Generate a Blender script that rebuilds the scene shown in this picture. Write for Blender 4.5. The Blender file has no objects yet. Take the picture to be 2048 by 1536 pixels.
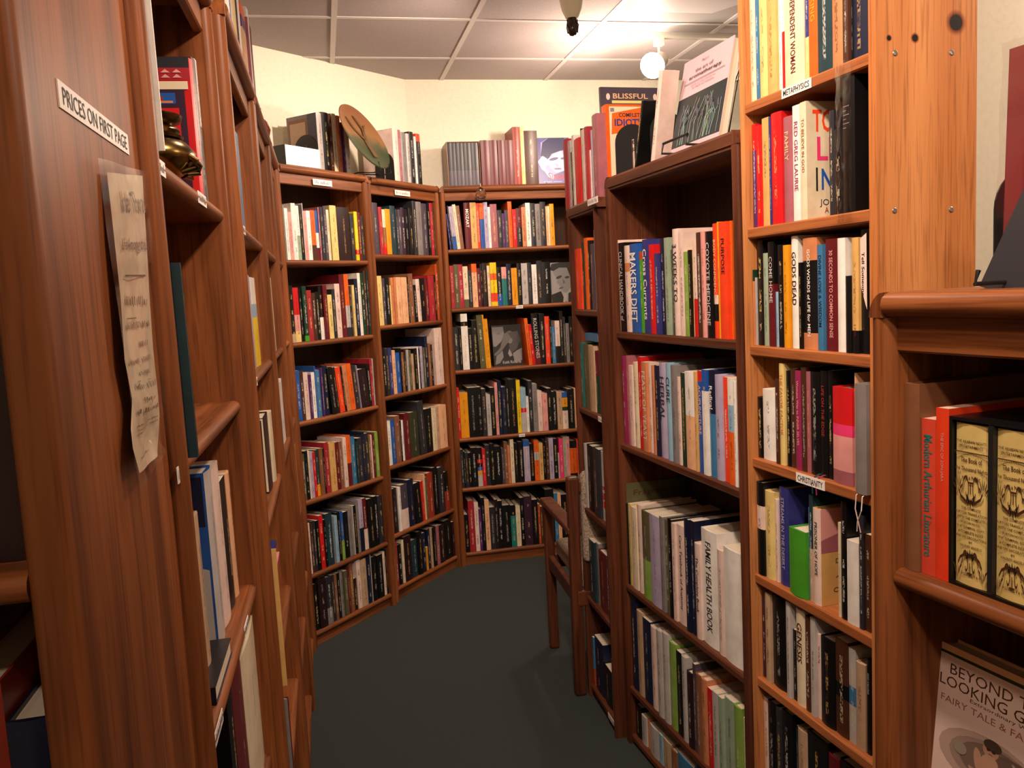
import bpy, math, random
from mathutils import Vector, Matrix

random.seed(7)
SC = bpy.context.scene
COL = SC.collection
R = math.radians

# ------------------------------------------------------------------ camera
EYE = Vector((0, 0, 1.55))
F, PITCH, ROLL = 1675.9, R(6.232), R(3.027)
fwd = Vector((0, math.cos(PITCH), -math.sin(PITCH)))
up0 = Vector((0, math.sin(PITCH), math.cos(PITCH)))
rgt = Vector((1, 0, 0)) * math.cos(ROLL) - up0 * math.sin(ROLL)
upv = Vector((1, 0, 0)) * math.sin(ROLL) + up0 * math.cos(ROLL)
cd = bpy.data.cameras.new('camera'); cam = bpy.data.objects.new('camera', cd); COL.objects.link(cam)
cd.sensor_fit = 'HORIZONTAL'; cd.sensor_width = 36; cd.lens = 36 * F / 2048; cd.clip_start = .02
m = Matrix((rgt, upv, -fwd)).transposed().to_4x4(); m.translation = EYE
cam.matrix_world = m
SC.camera = cam

# ------------------------------------------------------------------ world, lights, exposure
TH = R(12.3)
E1 = Vector((math.cos(TH), math.sin(TH), 0)); E2 = Vector((-math.sin(TH), math.cos(TH), 0))
CEIL = 2.77
def room(a, b, z=0): return E1 * a + E2 * b + Vector((0, 0, z))
w = bpy.data.worlds.new('world'); SC.world = w; w.use_nodes = True
w.node_tree.nodes['Background'].inputs[0].default_value = (1, .72, .5, 1)
w.node_tree.nodes['Background'].inputs[1].default_value = .01
vs = SC.view_settings
vs.view_transform = 'Standard'; vs.look = 'None'; vs.gamma = 1; vs.exposure = 0.0; vs.use_curve_mapping = False
WARM = (1, .77, .61)
def lamp(kind, loc, power, target=None, size=.05, angle=100, blend=.6, color=WARM, name='ceiling_lamp_light'):
    l = bpy.data.lights.new(name, kind); l.energy = power; l.color = color
    if kind == 'SPOT': l.spot_size = R(angle); l.spot_blend = blend
    l.shadow_soft_size = size
    o = bpy.data.objects.new(name, l); COL.objects.link(o); o.location = loc
    if target is not None:
        o.rotation_euler = (Vector(target) - Vector(loc)).to_track_quat('-Z', 'Y').to_euler()
    return o
# lamps over the aisle: one just over the camera, one half way, track lamps by the back shelves
lamp('SPOT', room(.62, .75, 2.62), 88, room(-.25, 1.5, 2.15), .06, 112, 1.0)
lamp('SPOT', room(.25, .60, 2.64), 115, room(1.05, 1.50, 1.85), .06, 118, 1.0)
lamp('SPOT', room(.35, 2.10, 2.70), 32, room(.42, 2.3, 0), .06, 165, .8)
lamp('SPOT', room(.20, 1.5, 2.66), 52, room(.88, 2.25, 1.6), .05, 115, 1.0)
lamp('POINT', room(1.42, 3.98, 2.44), 34, None, .05)
lamp('SPOT', room(-.05, -.55, 2.60), 66, room(.74, .95, 1.15), .06, 80, 1.0)
lamp('SPOT', room(.75, 3.30, 2.64), 85, room(.0, 4.4, 1.75), .05, 130, 1.0)
lamp('SPOT', room(1.60, 4.05, 2.44), 16, room(1.33, 4.42, CEIL), .03, 60, 1.0, name='added_ceiling_glow_light')  # added spot without a fitting of its own, brightens a patch of ceiling
lamp('POINT', room(2.4, 1.0, 2.5), 40, None, .1)

# ------------------------------------------------------------------ projection helpers (pixel -> point on a real surface)
def ray(x, y): return fwd + rgt * ((x - 1024) / F) - upv * ((y - 768) / F)
def at_z(x, y, z):
    d = ray(x, y); return EYE + d * ((z - EYE.z) / d.z)
def at_plane(x, y, P, n):
    d = ray(x, y); return EYE + d * ((P - EYE).dot(n) / d.dot(n))

# ------------------------------------------------------------------ palette
PAL = {}
for k, hx, nm in (('w', 'F0ECE4', 'white'), ('c', 'E6D6B6', 'cream'), ('Y', 'E6CC80', 'pale yellow'), ('y', 'F0CE18', 'yellow'), ('a', 'E69A18', 'amber'),
    ('A', 'D8AC66', 'straw-coloured'), ('o', 'E8641C', 'orange'), ('O', 'CE8458', 'terracotta'), ('N', 'EBB68C', 'peach'), ('t', 'C0A080', 'tan'), ('m', '4C2C1C', 'dark brown'),
    ('M', '86583C', 'brown'), ('X', 'DE4C36', 'coral red'), ('r', 'D01C20', 'red'), ('T', 'EE4420', 'orange-red'), ('D', 'A62834', 'crimson'), ('B', '983424', 'brick red'), ('R', '641820', 'maroon'), ('x', '281418', 'plum-black'),
    ('C', 'B44C1E', 'burnt orange'), ('P', 'E29C96', 'salmon pink'), ('i', 'E6CCC0', 'pale pink'), ('q', 'E63C74', 'hot pink'), ('J', '962858', 'magenta'), ('V', 'A4606A', 'mauve'),
    ('p', '562868', 'purple'), ('Q', '382034', 'plum'), ('v', 'B4A8C4', 'lavender'), ('n', '141C38', 'navy'), ('I', '34387C', 'indigo'), ('b', '2458A8', 'blue'), ('j', '3C78A4', 'steel blue'),
    ('l', '90B8D0', 'light blue'), ('e', '1E7C78', 'teal'), ('E', '1E3A42', 'dark teal'), ('f', '1A3826', 'dark green'), ('F', '469A28', 'bright green'), ('S', '84A848', 'olive green'),
    ('s', '98AC94', 'sage green'), ('u', '5C5A3C', 'khaki'), ('U', '343A24', 'dark olive'), ('k', '0E0E10', 'black'), ('g', '2C2C32', 'charcoal'), ('z', '4A4250', 'slate'), ('G', '847E7C', 'grey'), ('h', 'BCB6B2', 'light grey')):
    lin = [((int(hx[i:i + 2], 16) / 255 + .055) / 1.055) ** 2.4 for i in (0, 2, 4)]
    PAL[k] = ((*lin, 1), nm)
def pc(k): return PAL[k][0]
DARK = set('m r T D B R x C q J V p Q n I b j e E f F u U k g z M S X'.split())

# ------------------------------------------------------------------ materials
def mat(name):
    m = bpy.data.materials.new(name); m.use_nodes = True
    return m, m.node_tree.nodes, m.node_tree.links, m.node_tree.nodes['Principled BSDF']
def plain(name, col, rough=.5, metal=0, spec=.5, emit=0):
    m, N, L, b = mat(name)
    b.inputs['Base Color'].default_value = (*col[:3], 1); b.inputs['Roughness'].default_value = rough
    b.inputs['Metallic'].default_value = metal; b.inputs['Specular IOR Level'].default_value = spec
    if emit: b.inputs['Emission Color'].default_value = (*col[:3], 1); b.inputs['Emission Strength'].default_value = emit
    return m
def node(N, t, **kw):
    n = N.new(t)
    for k, v in kw.items(): setattr(n, k, v)
    return n
def mathn(N, L, op, a, b=None, c=None):
    n = N.new('ShaderNodeMath'); n.operation = op
    for i, v in enumerate((a, b, c)):
        if v is None: continue
        if isinstance(v, (int, float)): n.inputs[i].default_value = v
        else: L.new(v, n.inputs[i])
    return n.outputs[0]
def wood(name, light, dark, axis, rough=.42, knots=(), scale=1):
    m, N, L, b = mat(name)
    tc = N.new('ShaderNodeTexCoord'); oi = N.new('ShaderNodeObjectInfo')
    add = node(N, 'ShaderNodeVectorMath', operation='ADD'); L.new(tc.outputs['Object'], add.inputs[0])
    mul = node(N, 'ShaderNodeVectorMath', operation='SCALE'); mul.inputs[0].default_value = (3.1, 5.7, 4.3); L.new(oi.outputs['Random'], mul.inputs['Scale']); L.new(mul.outputs[0], add.inputs[1])
    s = [26 * scale, 26 * scale, 26 * scale]; s[axis] = 1.4 * scale
    mp = N.new('ShaderNodeMapping'); mp.inputs['Scale'].default_value = s; L.new(add.outputs[0], mp.inputs[0])
    n1 = N.new('ShaderNodeTexNoise'); n1.inputs['Scale'].default_value = 1; n1.inputs['Detail'].default_value = 5; n1.inputs['Distortion'].default_value = .6; L.new(mp.outputs[0], n1.inputs['Vector'])
    s2 = [190, 190, 190]; s2[axis] = 7
    mp2 = N.new('ShaderNodeMapping'); mp2.inputs['Scale'].default_value = s2; L.new(add.outputs[0], mp2.inputs[0])
    n2 = N.new('ShaderNodeTexNoise'); n2.inputs['Scale'].default_value = 1; n2.inputs['Detail'].default_value = 3; L.new(mp2.outputs[0], n2.inputs['Vector'])
    r1 = N.new('ShaderNodeValToRGB'); r1.color_ramp.elements[0].position = .33; r1.color_ramp.elements[1].position = .66
    r1.color_ramp.elements[0].color = (*dark, 1); r1.color_ramp.elements[1].color = (*light, 1); L.new(n1.outputs[0], r1.inputs[0])
    r2 = N.new('ShaderNodeValToRGB'); r2.color_ramp.elements[0].position = .32; r2.color_ramp.elements[1].position = .5
    r2.color_ramp.elements[0].color = (.55, .5, .48, 1); r2.color_ramp.elements[1].color = (1, 1, 1, 1); L.new(n2.outputs[0], r2.inputs[0])
    mx = node(N, 'ShaderNodeMixRGB', blend_type='MULTIPLY'); mx.inputs[0].default_value = .75; L.new(r1.outputs[0], mx.inputs[1]); L.new(r2.outputs[0], mx.inputs[2])
    out = mx.outputs[0]
    for (kx, ky, kz, rad) in knots:
        d = node(N, 'ShaderNodeVectorMath', operation='DISTANCE'); L.new(tc.outputs['Object'], d.inputs[0]); d.inputs[1].default_value = (kx, ky, kz)
        rr = N.new('ShaderNodeValToRGB'); e = rr.color_ramp.elements
        e[0].position = .55; e[0].color = (.012, .008, .006, 1); e[1].position = .62; e[1].color = (.3, .12, .05, 1)
        e.new(1.0).color = (1, 1, 1, 1)
        L.new(mathn(N, L, 'DIVIDE', d.outputs['Value'], rad * 1.7), rr.inputs[0])
        mk = node(N, 'ShaderNodeMixRGB', blend_type='MULTIPLY'); mk.inputs[0].default_value = 1; L.new(out, mk.inputs[1]); L.new(rr.outputs[0], mk.inputs[2]); out = mk.outputs[0]
    L.new(out, b.inputs['Base Color'])
    b.inputs['Roughness'].default_value = rough; b.inputs['Coat Weight'].default_value = .06; b.inputs['Coat Roughness'].default_value = .3; b.inputs['Specular IOR Level'].default_value = .22
    bp = N.new('ShaderNodeBump'); bp.inputs['Strength'].default_value = .12; bp.inputs['Distance'].default_value = .001; L.new(n2.outputs[0], bp.inputs['Height']); L.new(bp.outputs[0], b.inputs['Normal'])
    return m
OAK_L, OAK_D = (.30, .096, .029), (.125, .037, .011)
M_OAK_V = wood('oak_upright', OAK_L, OAK_D, 2); M_OAK_H = wood('oak_lengthwise', OAK_L, OAK_D, 0); M_OAK_Y = wood('oak_sideways', OAK_L, OAK_D, 1)
M_BACK = wood('oak_backboard_shade_darkened', (.055, .022, .011), (.03, .012, .006), 2, .6)  # oak colour darkened to stand in for the deep shade behind the books
WAL_L, WAL_D = (.15, .046, .020), (.065, .019, .009)
M_WAL_V = wood('dark_oak_upright', WAL_L, WAL_D, 2); M_WAL_H = wood('dark_oak_lengthwise', WAL_L, WAL_D, 0)
PINE_L, PINE_D = (.60, .25, .085), (.46, .155, .045)
M_PINE_V = wood('pine_upright', PINE_L, PINE_D, 2, .4, scale=.6); M_PINE_H = wood('pine_lengthwise', (.46, .16, .052), (.32, .098, .03), 0, .4, scale=.7)

def cover_material():
    m, N, L, b = mat('book_cover')
    ca = node(N, 'ShaderNodeAttribute', attribute_name='Col'); ia = node(N, 'ShaderNodeAttribute', attribute_name='Ink')
    uv = N.new('ShaderNodeUVMap'); uv.uv_map = 'UVMap'
    sx = N.new('ShaderNodeSeparateXYZ'); L.new(uv.outputs[0], sx.inputs[0])
    u, v = sx.outputs[0], sx.outputs[1]
    band = mathn(N, L, 'LESS_THAN', mathn(N, L, 'ABSOLUTE', u), .4)
    fu = mathn(N, L, 'FLOOR', mathn(N, L, 'MULTIPLY', u, 4)); fv = mathn(N, L, 'FLOOR', mathn(N, L, 'MULTIPLY', v, 2.0))
    cb = N.new('ShaderNodeCombineXYZ'); L.new(fu, cb.inputs[0]); L.new(fv, cb.inputs[1]); L.new(mathn(N, L, 'MULTIPLY', ia.outputs['Alpha'], 97), cb.inputs[2])
    wn = node(N, 'ShaderNodeTexWhiteNoise', noise_dimensions='3D'); L.new(cb.outputs[0], wn.inputs[0])
    let = mathn(N, L, 'GREATER_THAN', wn.outputs[0], .45)
    cb2 = N.new('ShaderNodeCombineXYZ'); L.new(mathn(N, L, 'FLOOR', mathn(N, L, 'MULTIPLY', v, .32)), cb2.inputs[0]); L.new(mathn(N, L, 'MULTIPLY', ia.outputs['Alpha'], 31), cb2.inputs[1])
    wn2 = node(N, 'ShaderNodeTexWhiteNoise', noise_dimensions='2D'); L.new(cb2.outputs[0], wn2.inputs[0])
    word = mathn(N, L, 'GREATER_THAN', wn2.outputs[0], .3)
    msk = mathn(N, L, 'MULTIPLY', mathn(N, L, 'MULTIPLY', band, let), mathn(N, L, 'MULTIPLY', word, .55))
    mx = N.new('ShaderNodeMixRGB'); L.new(msk, mx.inputs[0]); L.new(ca.outputs[0], mx.inputs[1]); L.new(ia.outputs[0], mx.inputs[2])
    tc = N.new('ShaderNodeTexCoord'); ns = N.new('ShaderNodeTexNoise'); ns.inputs['Scale'].default_value = 22; ns.inputs['Detail'].default_value = 3; L.new(tc.outputs['Object'], ns.inputs['Vector'])
    rr = N.new('ShaderNodeValToRGB'); rr.color_ramp.elements[0].position = .3; rr.color_ramp.elements[0].color = (.78, .76, .74, 1); rr.color_ramp.elements[1].position = .62; L.new(ns.outputs[0], rr.inputs[0])
    m2 = node(N, 'ShaderNodeMixRGB', blend_type='MULTIPLY'); m2.inputs[0].default_value = .8; L.new(mx.outputs[0], m2.inputs[1]); L.new(rr.outputs[0], m2.inputs[2])
    L.new(m2.outputs[0], b.inputs['Base Color'])
    b.inputs['Roughness'].default_value = .36; b.inputs['Specular IOR Level'].default_value = .45
    return m
M_COVER = cover_material()
def paper_material():
    m, N, L, b = mat('book_pages')
    tc = N.new('ShaderNodeTexCoord'); mp = N.new('ShaderNodeMapping'); mp.inputs['Scale'].default_value = (900, 3, 3); L.new(tc.outputs['Object'], mp.inputs[0])
    n = N.new('ShaderNodeTexNoise'); n.inputs['Scale'].default_value = 1; L.new(mp.outputs[0], n.inputs['Vector'])
    r = N.new('ShaderNodeValToRGB'); r.color_ramp.elements[0].color = (.50, .40, .28, 1); r.color_ramp.elements[1].color = (.78, .69, .55, 1); L.new(n.outputs[0], r.inputs[0])
    L.new(r.outputs[0], b.inputs['Base Color']); b.inputs['Roughness'].default_value = .8
    return m
M_PAPER = paper_material()
M_FLAT = {}
def flat(col, rough=.5):
    key = (tuple(round(c, 3) for c in col[:3]), rough)
    if key not in M_FLAT: M_FLAT[key] = plain('printed_ink', col, rough)
    return M_FLAT[key]
def vcol(name, rough=.4):
    m, N, L, b = mat(name); a = node(N, 'ShaderNodeAttribute', attribute_name='Col'); L.new(a.outputs[0], b.inputs['Base Color']); b.inputs['Roughness'].default_value = rough; return m
M_ART = vcol('printed_cover_art', .38)
M_BLACK = plain('black_enamel', (.012, .012, .014), .42)
M_LABEL = plain('white_label_tape', (.85, .8, .75), .5)
M_INK = plain('black_lettering', (.02, .02, .02), .6)
M_WHITE = plain('white_paint', (.82, .78, .7), .5)
M_STEEL = plain('steel_screw', (.5, .45, .4), .3, .9)
def plastic():
    m, N, L, b = mat('clear_plastic')
    t = N.new('ShaderNodeBsdfTransparent'); g = N.new('ShaderNodeBsdfGlossy'); g.inputs['Roughness'].default_value = .12
    lw = N.new('ShaderNodeLayerWeight'); lw.inputs[0].default_value = .35
    mx = N.new('ShaderNodeMixShader'); sc = mathn(N, L, 'MULTIPLY_ADD', lw.outputs['Facing'], .35, .06)
    L.new(sc, mx.inputs[0]); L.new(t.outputs[0], mx.inputs[1]); L.new(g.outputs[0], mx.inputs[2]); L.new(mx.outputs[0], N['Material Output'].inputs[0])
    return m
M_PLASTIC = plastic()

# ------------------------------------------------------------------ mesh builder
class MB:
    def __init__(s): s.v = []; s.f = []; s.mi = []; s.c = []; s.ink = []; s.uv = []; s.attr = False
    def face(s, idx, mi=0, col=None, ink=None, uv=None):
        s.f.append(tuple(idx)); s.mi.append(mi); s.c.append(col or (1, 1, 1, 1)); s.ink.append(ink or (0, 0, 0, 0)); s.uv.append(uv)
        if col is not None: s.attr = True
    def box(s, x0, x1, y0, y1, z0, z1, mi=0, col=None):
        b = len(s.v)
        s.v += [(x, y, z) for z in (z0, z1) for y in (y0, y1) for x in (x0, x1)]
        for q in ((0, 2, 3, 1), (4, 5, 7, 6), (0, 1, 5, 4), (1, 3, 7, 5), (3, 2, 6, 7), (2, 0, 4, 6)): s.face([b + i for i in q], mi, col)
        return s
    def prism(s, prof, axis, a0, a1, mi=0, col=None):
        # prof: 2D polygon in the two other axes (axis 0: (y,z), 1: (x,z), 2: (x,y)); extruded along axis
        b = len(s.v); n = len(prof)
        for a in (a0, a1):
            for p, q in prof:
                s.v.append({0: (a, p, q), 1: (p, a, q), 2: (p, q, a)}[axis])
        for i in range(n): j = (i + 1) % n; s.face((b + i, b + j, b + n + j, b + n + i), mi, col)
        s.face([b + i for i in range(n)][::-1], mi, col); s.face([b + n + i for i in range(n)], mi, col)
        return s
    def lathe(s, prof, seg=24, c=(0, 0, 0), mi=0, col=None):
        b = len(s.v); n = len(prof)
        for k in range(seg):
            a = 2 * math.pi * k / seg
            for r, z in prof: s.v.append((c[0] + r * math.cos(a), c[1] + r * math.sin(a), c[2] + z))
        for k in range(seg):
            k2 = (k + 1) % seg
            for i in range(n - 1): s.face((b + k * n + i, b + k2 * n + i, b + k2 * n + i + 1, b + k * n + i + 1), mi, col)
        s.face([b + k * n for k in range(seg)][::-1], mi, col); s.face([b + k * n + n - 1 for k in range(seg)], mi, col)
        return s
    def tube(s, pts, r, seg=8, mi=0, col=None):
        b = len(s.v); pts = [Vector(p) for p in pts]; n = len(pts)
        for i, p in enumerate(pts):
            t = (pts[min(i + 1, n - 1)] - pts[max(i - 1, 0)]).normalized()
            x = t.cross(Vector((0, 0, 1)) if abs(t.z) < .9 else Vector((1, 0, 0))).normalized(); y = t.cross(x)
            rr = r[i] if isinstance(r, (list, tuple)) else r
            for k in range(seg):
                a = 2 * math.pi * k / seg; q = p + x * (rr * math.cos(a)) + y * (rr * math.sin(a)); s.v.append(tuple(q))
        for i in range(n - 1):
            for k in range(seg):
                k2 = (k + 1) % seg; s.face((b + i * seg + k, b + i * seg + k2, b + (i + 1) * seg + k2, b + (i + 1) * seg + k), mi, col)
        s.face([b + k for k in range(seg)][::-1], mi, col); s.face([b + (n - 1) * seg + k for k in range(seg)], mi, col)
        return s
    def xf(s, M, start=0):
        s.v[start:] = [tuple(M @ Vector(p)) for p in s.v[start:]]; return s
    def mesh(s, name, mats, smooth=None):
        me = bpy.data.meshes.new(name); me.from_pydata(s.v, [], s.f)
        for mm in mats: me.materials.append(mm)
        me.polygons.foreach_set('material_index', s.mi)
        if s.attr:
            ca = me.attributes.new('Col', 'FLOAT_COLOR', 'CORNER'); ia = me.attributes.new('Ink', 'FLOAT_COLOR', 'CORNER'); uvl = me.uv_layers.new(name='UVMap')
            cs, ik, uvs = [], [], []
            for f, c, i, u in zip(s.f, s.c, s.ink, s.uv):
                cs += list(c) * len(f); ik += list(i) * len(f)
                uvs += [x for p in u for x in p] if u else [-50, -50] * len(f)
            ca.data.foreach_set('color', cs); ia.data.foreach_set('color', ik); uvl.data.foreach_set('uv', uvs)
        me.update()
        if smooth:
            me.polygons.foreach_set('use_smooth', [True] * len(me.polygons)); me.set_sharp_from_angle(angle=R(smooth))
        return me
def obj(name, mesh, parent=None, loc=None, rotz=None):
    o = bpy.data.objects.new(name, mesh); COL.objects.link(o)
    if parent: o.parent = parent
    if loc is not None: o.location = loc
    if rotz is not None: o.rotation_euler = (0, 0, rotz)
    return o
def tag(o, label=None, cat=None, group=None, kind=None):
    for k, v in (('label', label), ('category', cat), ('group', group), ('kind', kind)):
        if v: o[k] = v
    return o
def build(mb, name, mats, parent=None, smooth=None, **kw):
    if not isinstance(mats, (list, tuple)): mats = [mats]
    return obj(name, mb.mesh(name, mats, smooth), parent, **kw)

_txt = {}
def text2d(s, offset=0.0):
    key = (s, offset)
    if key not in _txt:
        cu = bpy.data.curves.new('lettering', 'FONT'); cu.body = s; cu.size = 1; cu.resolution_u = 2; cu.offset = offset; cu.fill_mode = 'FRONT'
        o = bpy.data.objects.new('lettering', cu); COL.objects.link(o)
        me = bpy.data.meshes.new_from_object(o)
        vs_ = [(v.co.x, v.co.y) for v in me.vertices]; fs = [tuple(p.vertices) for p in me.polygons]
        bpy.data.objects.remove(o); bpy.data.curves.remove(cu); bpy.data.meshes.remove(me)
        if not vs_: vs_ = [(0, 0)]
        x0 = min(p[0] for p in vs_); x1 = max(p[0] for p in vs_); y0 = min(p[1] for p in vs_); y1 = max(p[1] for p in vs_)
        _txt[key] = ([((x - x0) / max(x1 - x0, 1e-6), (y - y0) / max(y1 - y0, 1e-6)) for x, y in vs_], fs, (x1 - x0) / max(y1 - y0, 1e-6))
    return _txt[key]
def lettering(mb, s, fn, offset=0.0, col=None):
    # fn maps (fx, fy) in 0..1 of the text box to a 3D point
    vs_, fs, _ = text2d(s, offset); b = len(mb.v)
    mb.v += [tuple(fn(x, y)) for x, y in vs_]
    for f in fs: mb.face([b + i for i in f], 0, col)

# ------------------------------------------------------------------ room shell
def speckle(name, base, rough=.85, scale=260, depth=.25):
    m, N, L, b = mat(name)
    tc = N.new('ShaderNodeTexCoord'); n = N.new('ShaderNodeTexNoise'); n.inputs['Scale'].default_value = scale; n.inputs['Detail'].default_value = 4; L.new(tc.outputs['Object'], n.inputs['Vector'])
    r = N.new('ShaderNodeValToRGB'); r.color_ramp.elements[0].position = .38; r.color_ramp.elements[1].position = .55
    r.color_ramp.elements[0].color = (*[c * (1 - depth) for c in base], 1); r.color_ramp.elements[1].color = (*base, 1); L.new(n.outputs[0], r.inputs[0])
    L.new(r.outputs[0], b.inputs['Base Color']); b.inputs['Roughness'].default_value = rough
    bp = N.new('ShaderNodeBump'); bp.inputs['Strength'].default_value = .2; bp.inputs['Distance'].default_value = .002; L.new(n.outputs[0], bp.inputs['Height']); L.new(bp.outputs[0], b.inputs['Normal'])
    return m
M_WALL = speckle('cream_wall_paint', (.86, .82, .66), .8, 60, .04)
M_CEIL = speckle('ceiling_tile', (.40, .34, .33), .9, 320, .18)
M_CARPET = speckle('dark_green_carpet', (.032, .042, .040), .95, 420, .5)
M_GRID = plain('ceiling_grid_paint', (.56, .50, .48), .5)

def slab(name, a0, a1, b0, b1, z0, z1, m, kind='structure', parent=None):
    mb = MB().box(a0, a1, b0, b1, z0, z1)
    o = build(mb, name, m, parent)
    if parent is None: o.rotation_euler = (0, 0, TH); tag(o, kind=kind)
    return o
tag(slab('floor', -2.6, 4.2, -2.2, 5.4, -.06, 0, M_CARPET), 'dark green carpet running down the aisle', 'floor')
ceil = slab('ceiling', -2.6, 4.2, -2.2, 5.4, CEIL + .03, CEIL + .09, M_GRID); tag(ceil, 'suspended ceiling of square tiles in a thin grid', 'ceiling')
tile = MB().box(.008, .602, .008, .602, CEIL, CEIL + .028).mesh('tile', [M_CEIL])
for i in range(-2, 6):
    for j in range(-4, 2):
        e2 = 3.83 + j * .61
        if (i, j) == (2, -1): continue
        o = obj('tile', tile, ceil, (.135 + i * .61, e2, 0))
gb = MB().box(-.012, .012, -.2, 5.0, CEIL - .004, CEIL + .03).mesh('grid_bar', [M_GRID]); gc = MB().box(-1.2, 4.0, -.012, .012, CEIL - .004, CEIL + .03).mesh('grid_bar', [M_GRID])
for i in range(-2, 7): obj('grid_bar', gb, ceil, (.135 + i * .61, 0, 0))
for j in range(-4, 2): obj('grid_bar', gc, ceil, (0, 3.83 + j * .61, .0005))
tag(slab('wall_back', -.5, 4.2, 4.87, 4.97, 0, CEIL + .05, M_WALL), 'cream wall behind the back bookcase', 'wall')
tag(slab('wall_left', -.62, -.52, -2.2, 4.2, 0, CEIL + .05, M_WALL), 'cream wall behind the left run of bookcases', 'wall')
# angled wall between them
P0, P1 = Vector((-1.12, 4.12, 0)), Vector((-.50, 4.89, 0)); dW = (P1 - P0).normalized(); aW = math.atan2(dW.y, dW.x)
aw = build(MB().box(-1.1, (P1 - P0).length + .02, 0, .1, 0, CEIL + .05), 'wall_angled', M_WALL); aw.location = P0; aw.rotation_euler = (0, 0, aW); tag(aw, 'cream angled wall above the pair of angled bookcases', 'wall', kind='structure')
tag(slab('wall_near', -2.6, 4.2, -2.2, -2.1, 0, CEIL + .05, M_WALL), 'cream wall behind the viewer', 'wall')
tag(slab('wall_far_side', 4.1, 4.2, -2.2, 5.0, 0, CEIL + .05, M_WALL), 'cream wall beyond the island of bookcases', 'wall')
tag(slab('wall_right', 1.30, 3.2, 1.85, 1.97, 0, CEIL + .05, M_WALL), 'cream partition wall beside the pine bookcase', 'wall')

# ------------------------------------------------------------------ bookcases
CASES = {}
class Case: pass
def arc(cx, cy, r, a0, a1, n): return [(cx + r * math.cos(R(a0 + (a1 - a0) * i / n)), cy + r * math.sin(R(a0 + (a1 - a0) * i / n))) for i in range(n + 1)]
def post_profile(x0, x1, depth, front=-.008):
    # plan outline of a side panel with a bull-nosed front edge
    r = (x1 - x0) / 2; cx = (x0 + x1) / 2
    return [(x0, front + r * .8 + .002)] + arc(cx, front + r * .8, r, 180, 360, 8) + [(x1, front + r * .8 + .002), (x1, depth), (x0, depth)]
def nose_profile(z0, z1, depth, front=0):
    r = (z1 - z0) / 2; cz = (z0 + z1) / 2
    return [(depth, z1), (front + r * .8 + .002, z1)] + arc(front + r * .8, cz, r, 90, 270, 6) + [(front + r * .8 + .002, z0), (depth, z0)]
def bookcase(key, A, B, depth, top, shelves, label, style='oak', tp=.032, ts=.024, rail=True, name='bookcase', kick=True, flat_boards=False, near_panel=True, toptag=None):
    c = Case(); c.key = key; A = Vector((*A, 0)); B = Vector((*B, 0)); c.W = (B - A).length; d = (B - A) / c.W
    c.X = d; c.Y = Vector((-d.y, d.x, 0)); c.A = A; c.ang = math.atan2(d.y, d.x); c.depth = depth; c.top = top; c.z = list(shelves); c.ts = ts
    V, Hm = {'oak': (M_OAK_V, M_OAK_H), 'dark': (M_WAL_V, M_WAL_H), 'pine': (M_PINE_V, M_PINE_H)}[style]
    e = obj(name, None); e.location = A; e.rotation_euler = (0, 0, c.ang); tag(e, label, 'bookcase'); c.root = e
    W = c.W
    if style == 'dark':
        sm = lambda x0, x1: [(x0, -.003), (x0 + .004, -.007), (x1 - .004, -.007), (x1, -.003), (x1, depth), (x0, depth)]
        sh = lambda z0, z1: [(depth, z1), (.006, z1), (.001, z1 - .005), (.001, z0 + .005), (.006, z0), (depth, z0)]
    elif flat_boards:
        sm = lambda x0, x1: [(x0, -.002), (x1, -.002), (x1, depth), (x0, depth)]
        sh = lambda z0, z1: [(depth, z1), (.003, z1), (0, z1 - .003), (0, z0 + .003), (.003, z0), (depth, z0)]
    else:
        sm = lambda x0, x1: post_profile(x0, x1, depth); sh = lambda z0, z1: nose_profile(z0, z1, depth)
    hp = top - (.034 if rail else 0)
    for x0, x1 in ((-tp, 0), (W, W + tp)):
        if x0 > 0 and not near_panel: continue
        build(MB().prism(sm(x0, x1), 2, 0, hp), 'side_panel', V, e, 40)
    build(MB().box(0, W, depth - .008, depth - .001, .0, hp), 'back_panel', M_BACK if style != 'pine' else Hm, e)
    for z in shelves:
        build(MB().prism(sh(z - ts, z), 0, .0005, W - .0005), 'shelf', Hm, e, 40)
    if rail:
        # top board with a rounded front, quarter-round corner blocks, and a rail below it
        build(MB().prism(nose_profile(top - .034, top, depth, -.014) if style != 'dark' else [(depth, top), (.002, top), (-.008, top - .009), (-.008, top - .034), (depth, top - .034)], 0, -.006, W + .006), 'top_panel', Hm, e, 40)
        for x0, sgn in ((-.006, -1), (W + .006, 1)):
            pr = [(x0, hp)] + [(x0 + sgn * .026 * math.cos(R(a)), hp + .034 * math.sin(R(a))) for a in range(0, 91, 15)]
            build(MB().prism(pr if sgn > 0 else pr[::-1], 1, -.012 if style != 'dark' else -.0075, depth), 'corner_block', V, e, 40)
        build(MB().prism([(.022, top - .0345), (.006, top - .0345), (.006, top - .078), (.009, top - .081), (.022, top - .081)] if style != 'dark' else [(.02, top - .0345), (-.004, top - .0345), (-.004, top - .042), (.02, top - .042)], 0, .0005, W - .0005), 'top_rail', Hm, e, 40)
    if kick: build(MB().box(.0005, W - .0005, .012, .03, 0, shelves[-1] - ts), 'toe_kick', Hm, e)
    CASES[key] = c
    return c
def c_u(c, x, z, yo):
    # distance along the case of pixel column x on the plane set back yo, at height z
    d0 = c.A + c.Y * yo + Vector((0, 0, z)) - EYE; k = (x - 1024) / F
    return (d0.dot(rgt) - k * d0.dot(fwd)) / (k * c.X.dot(fwd) - c.X.dot(rgt))
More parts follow.
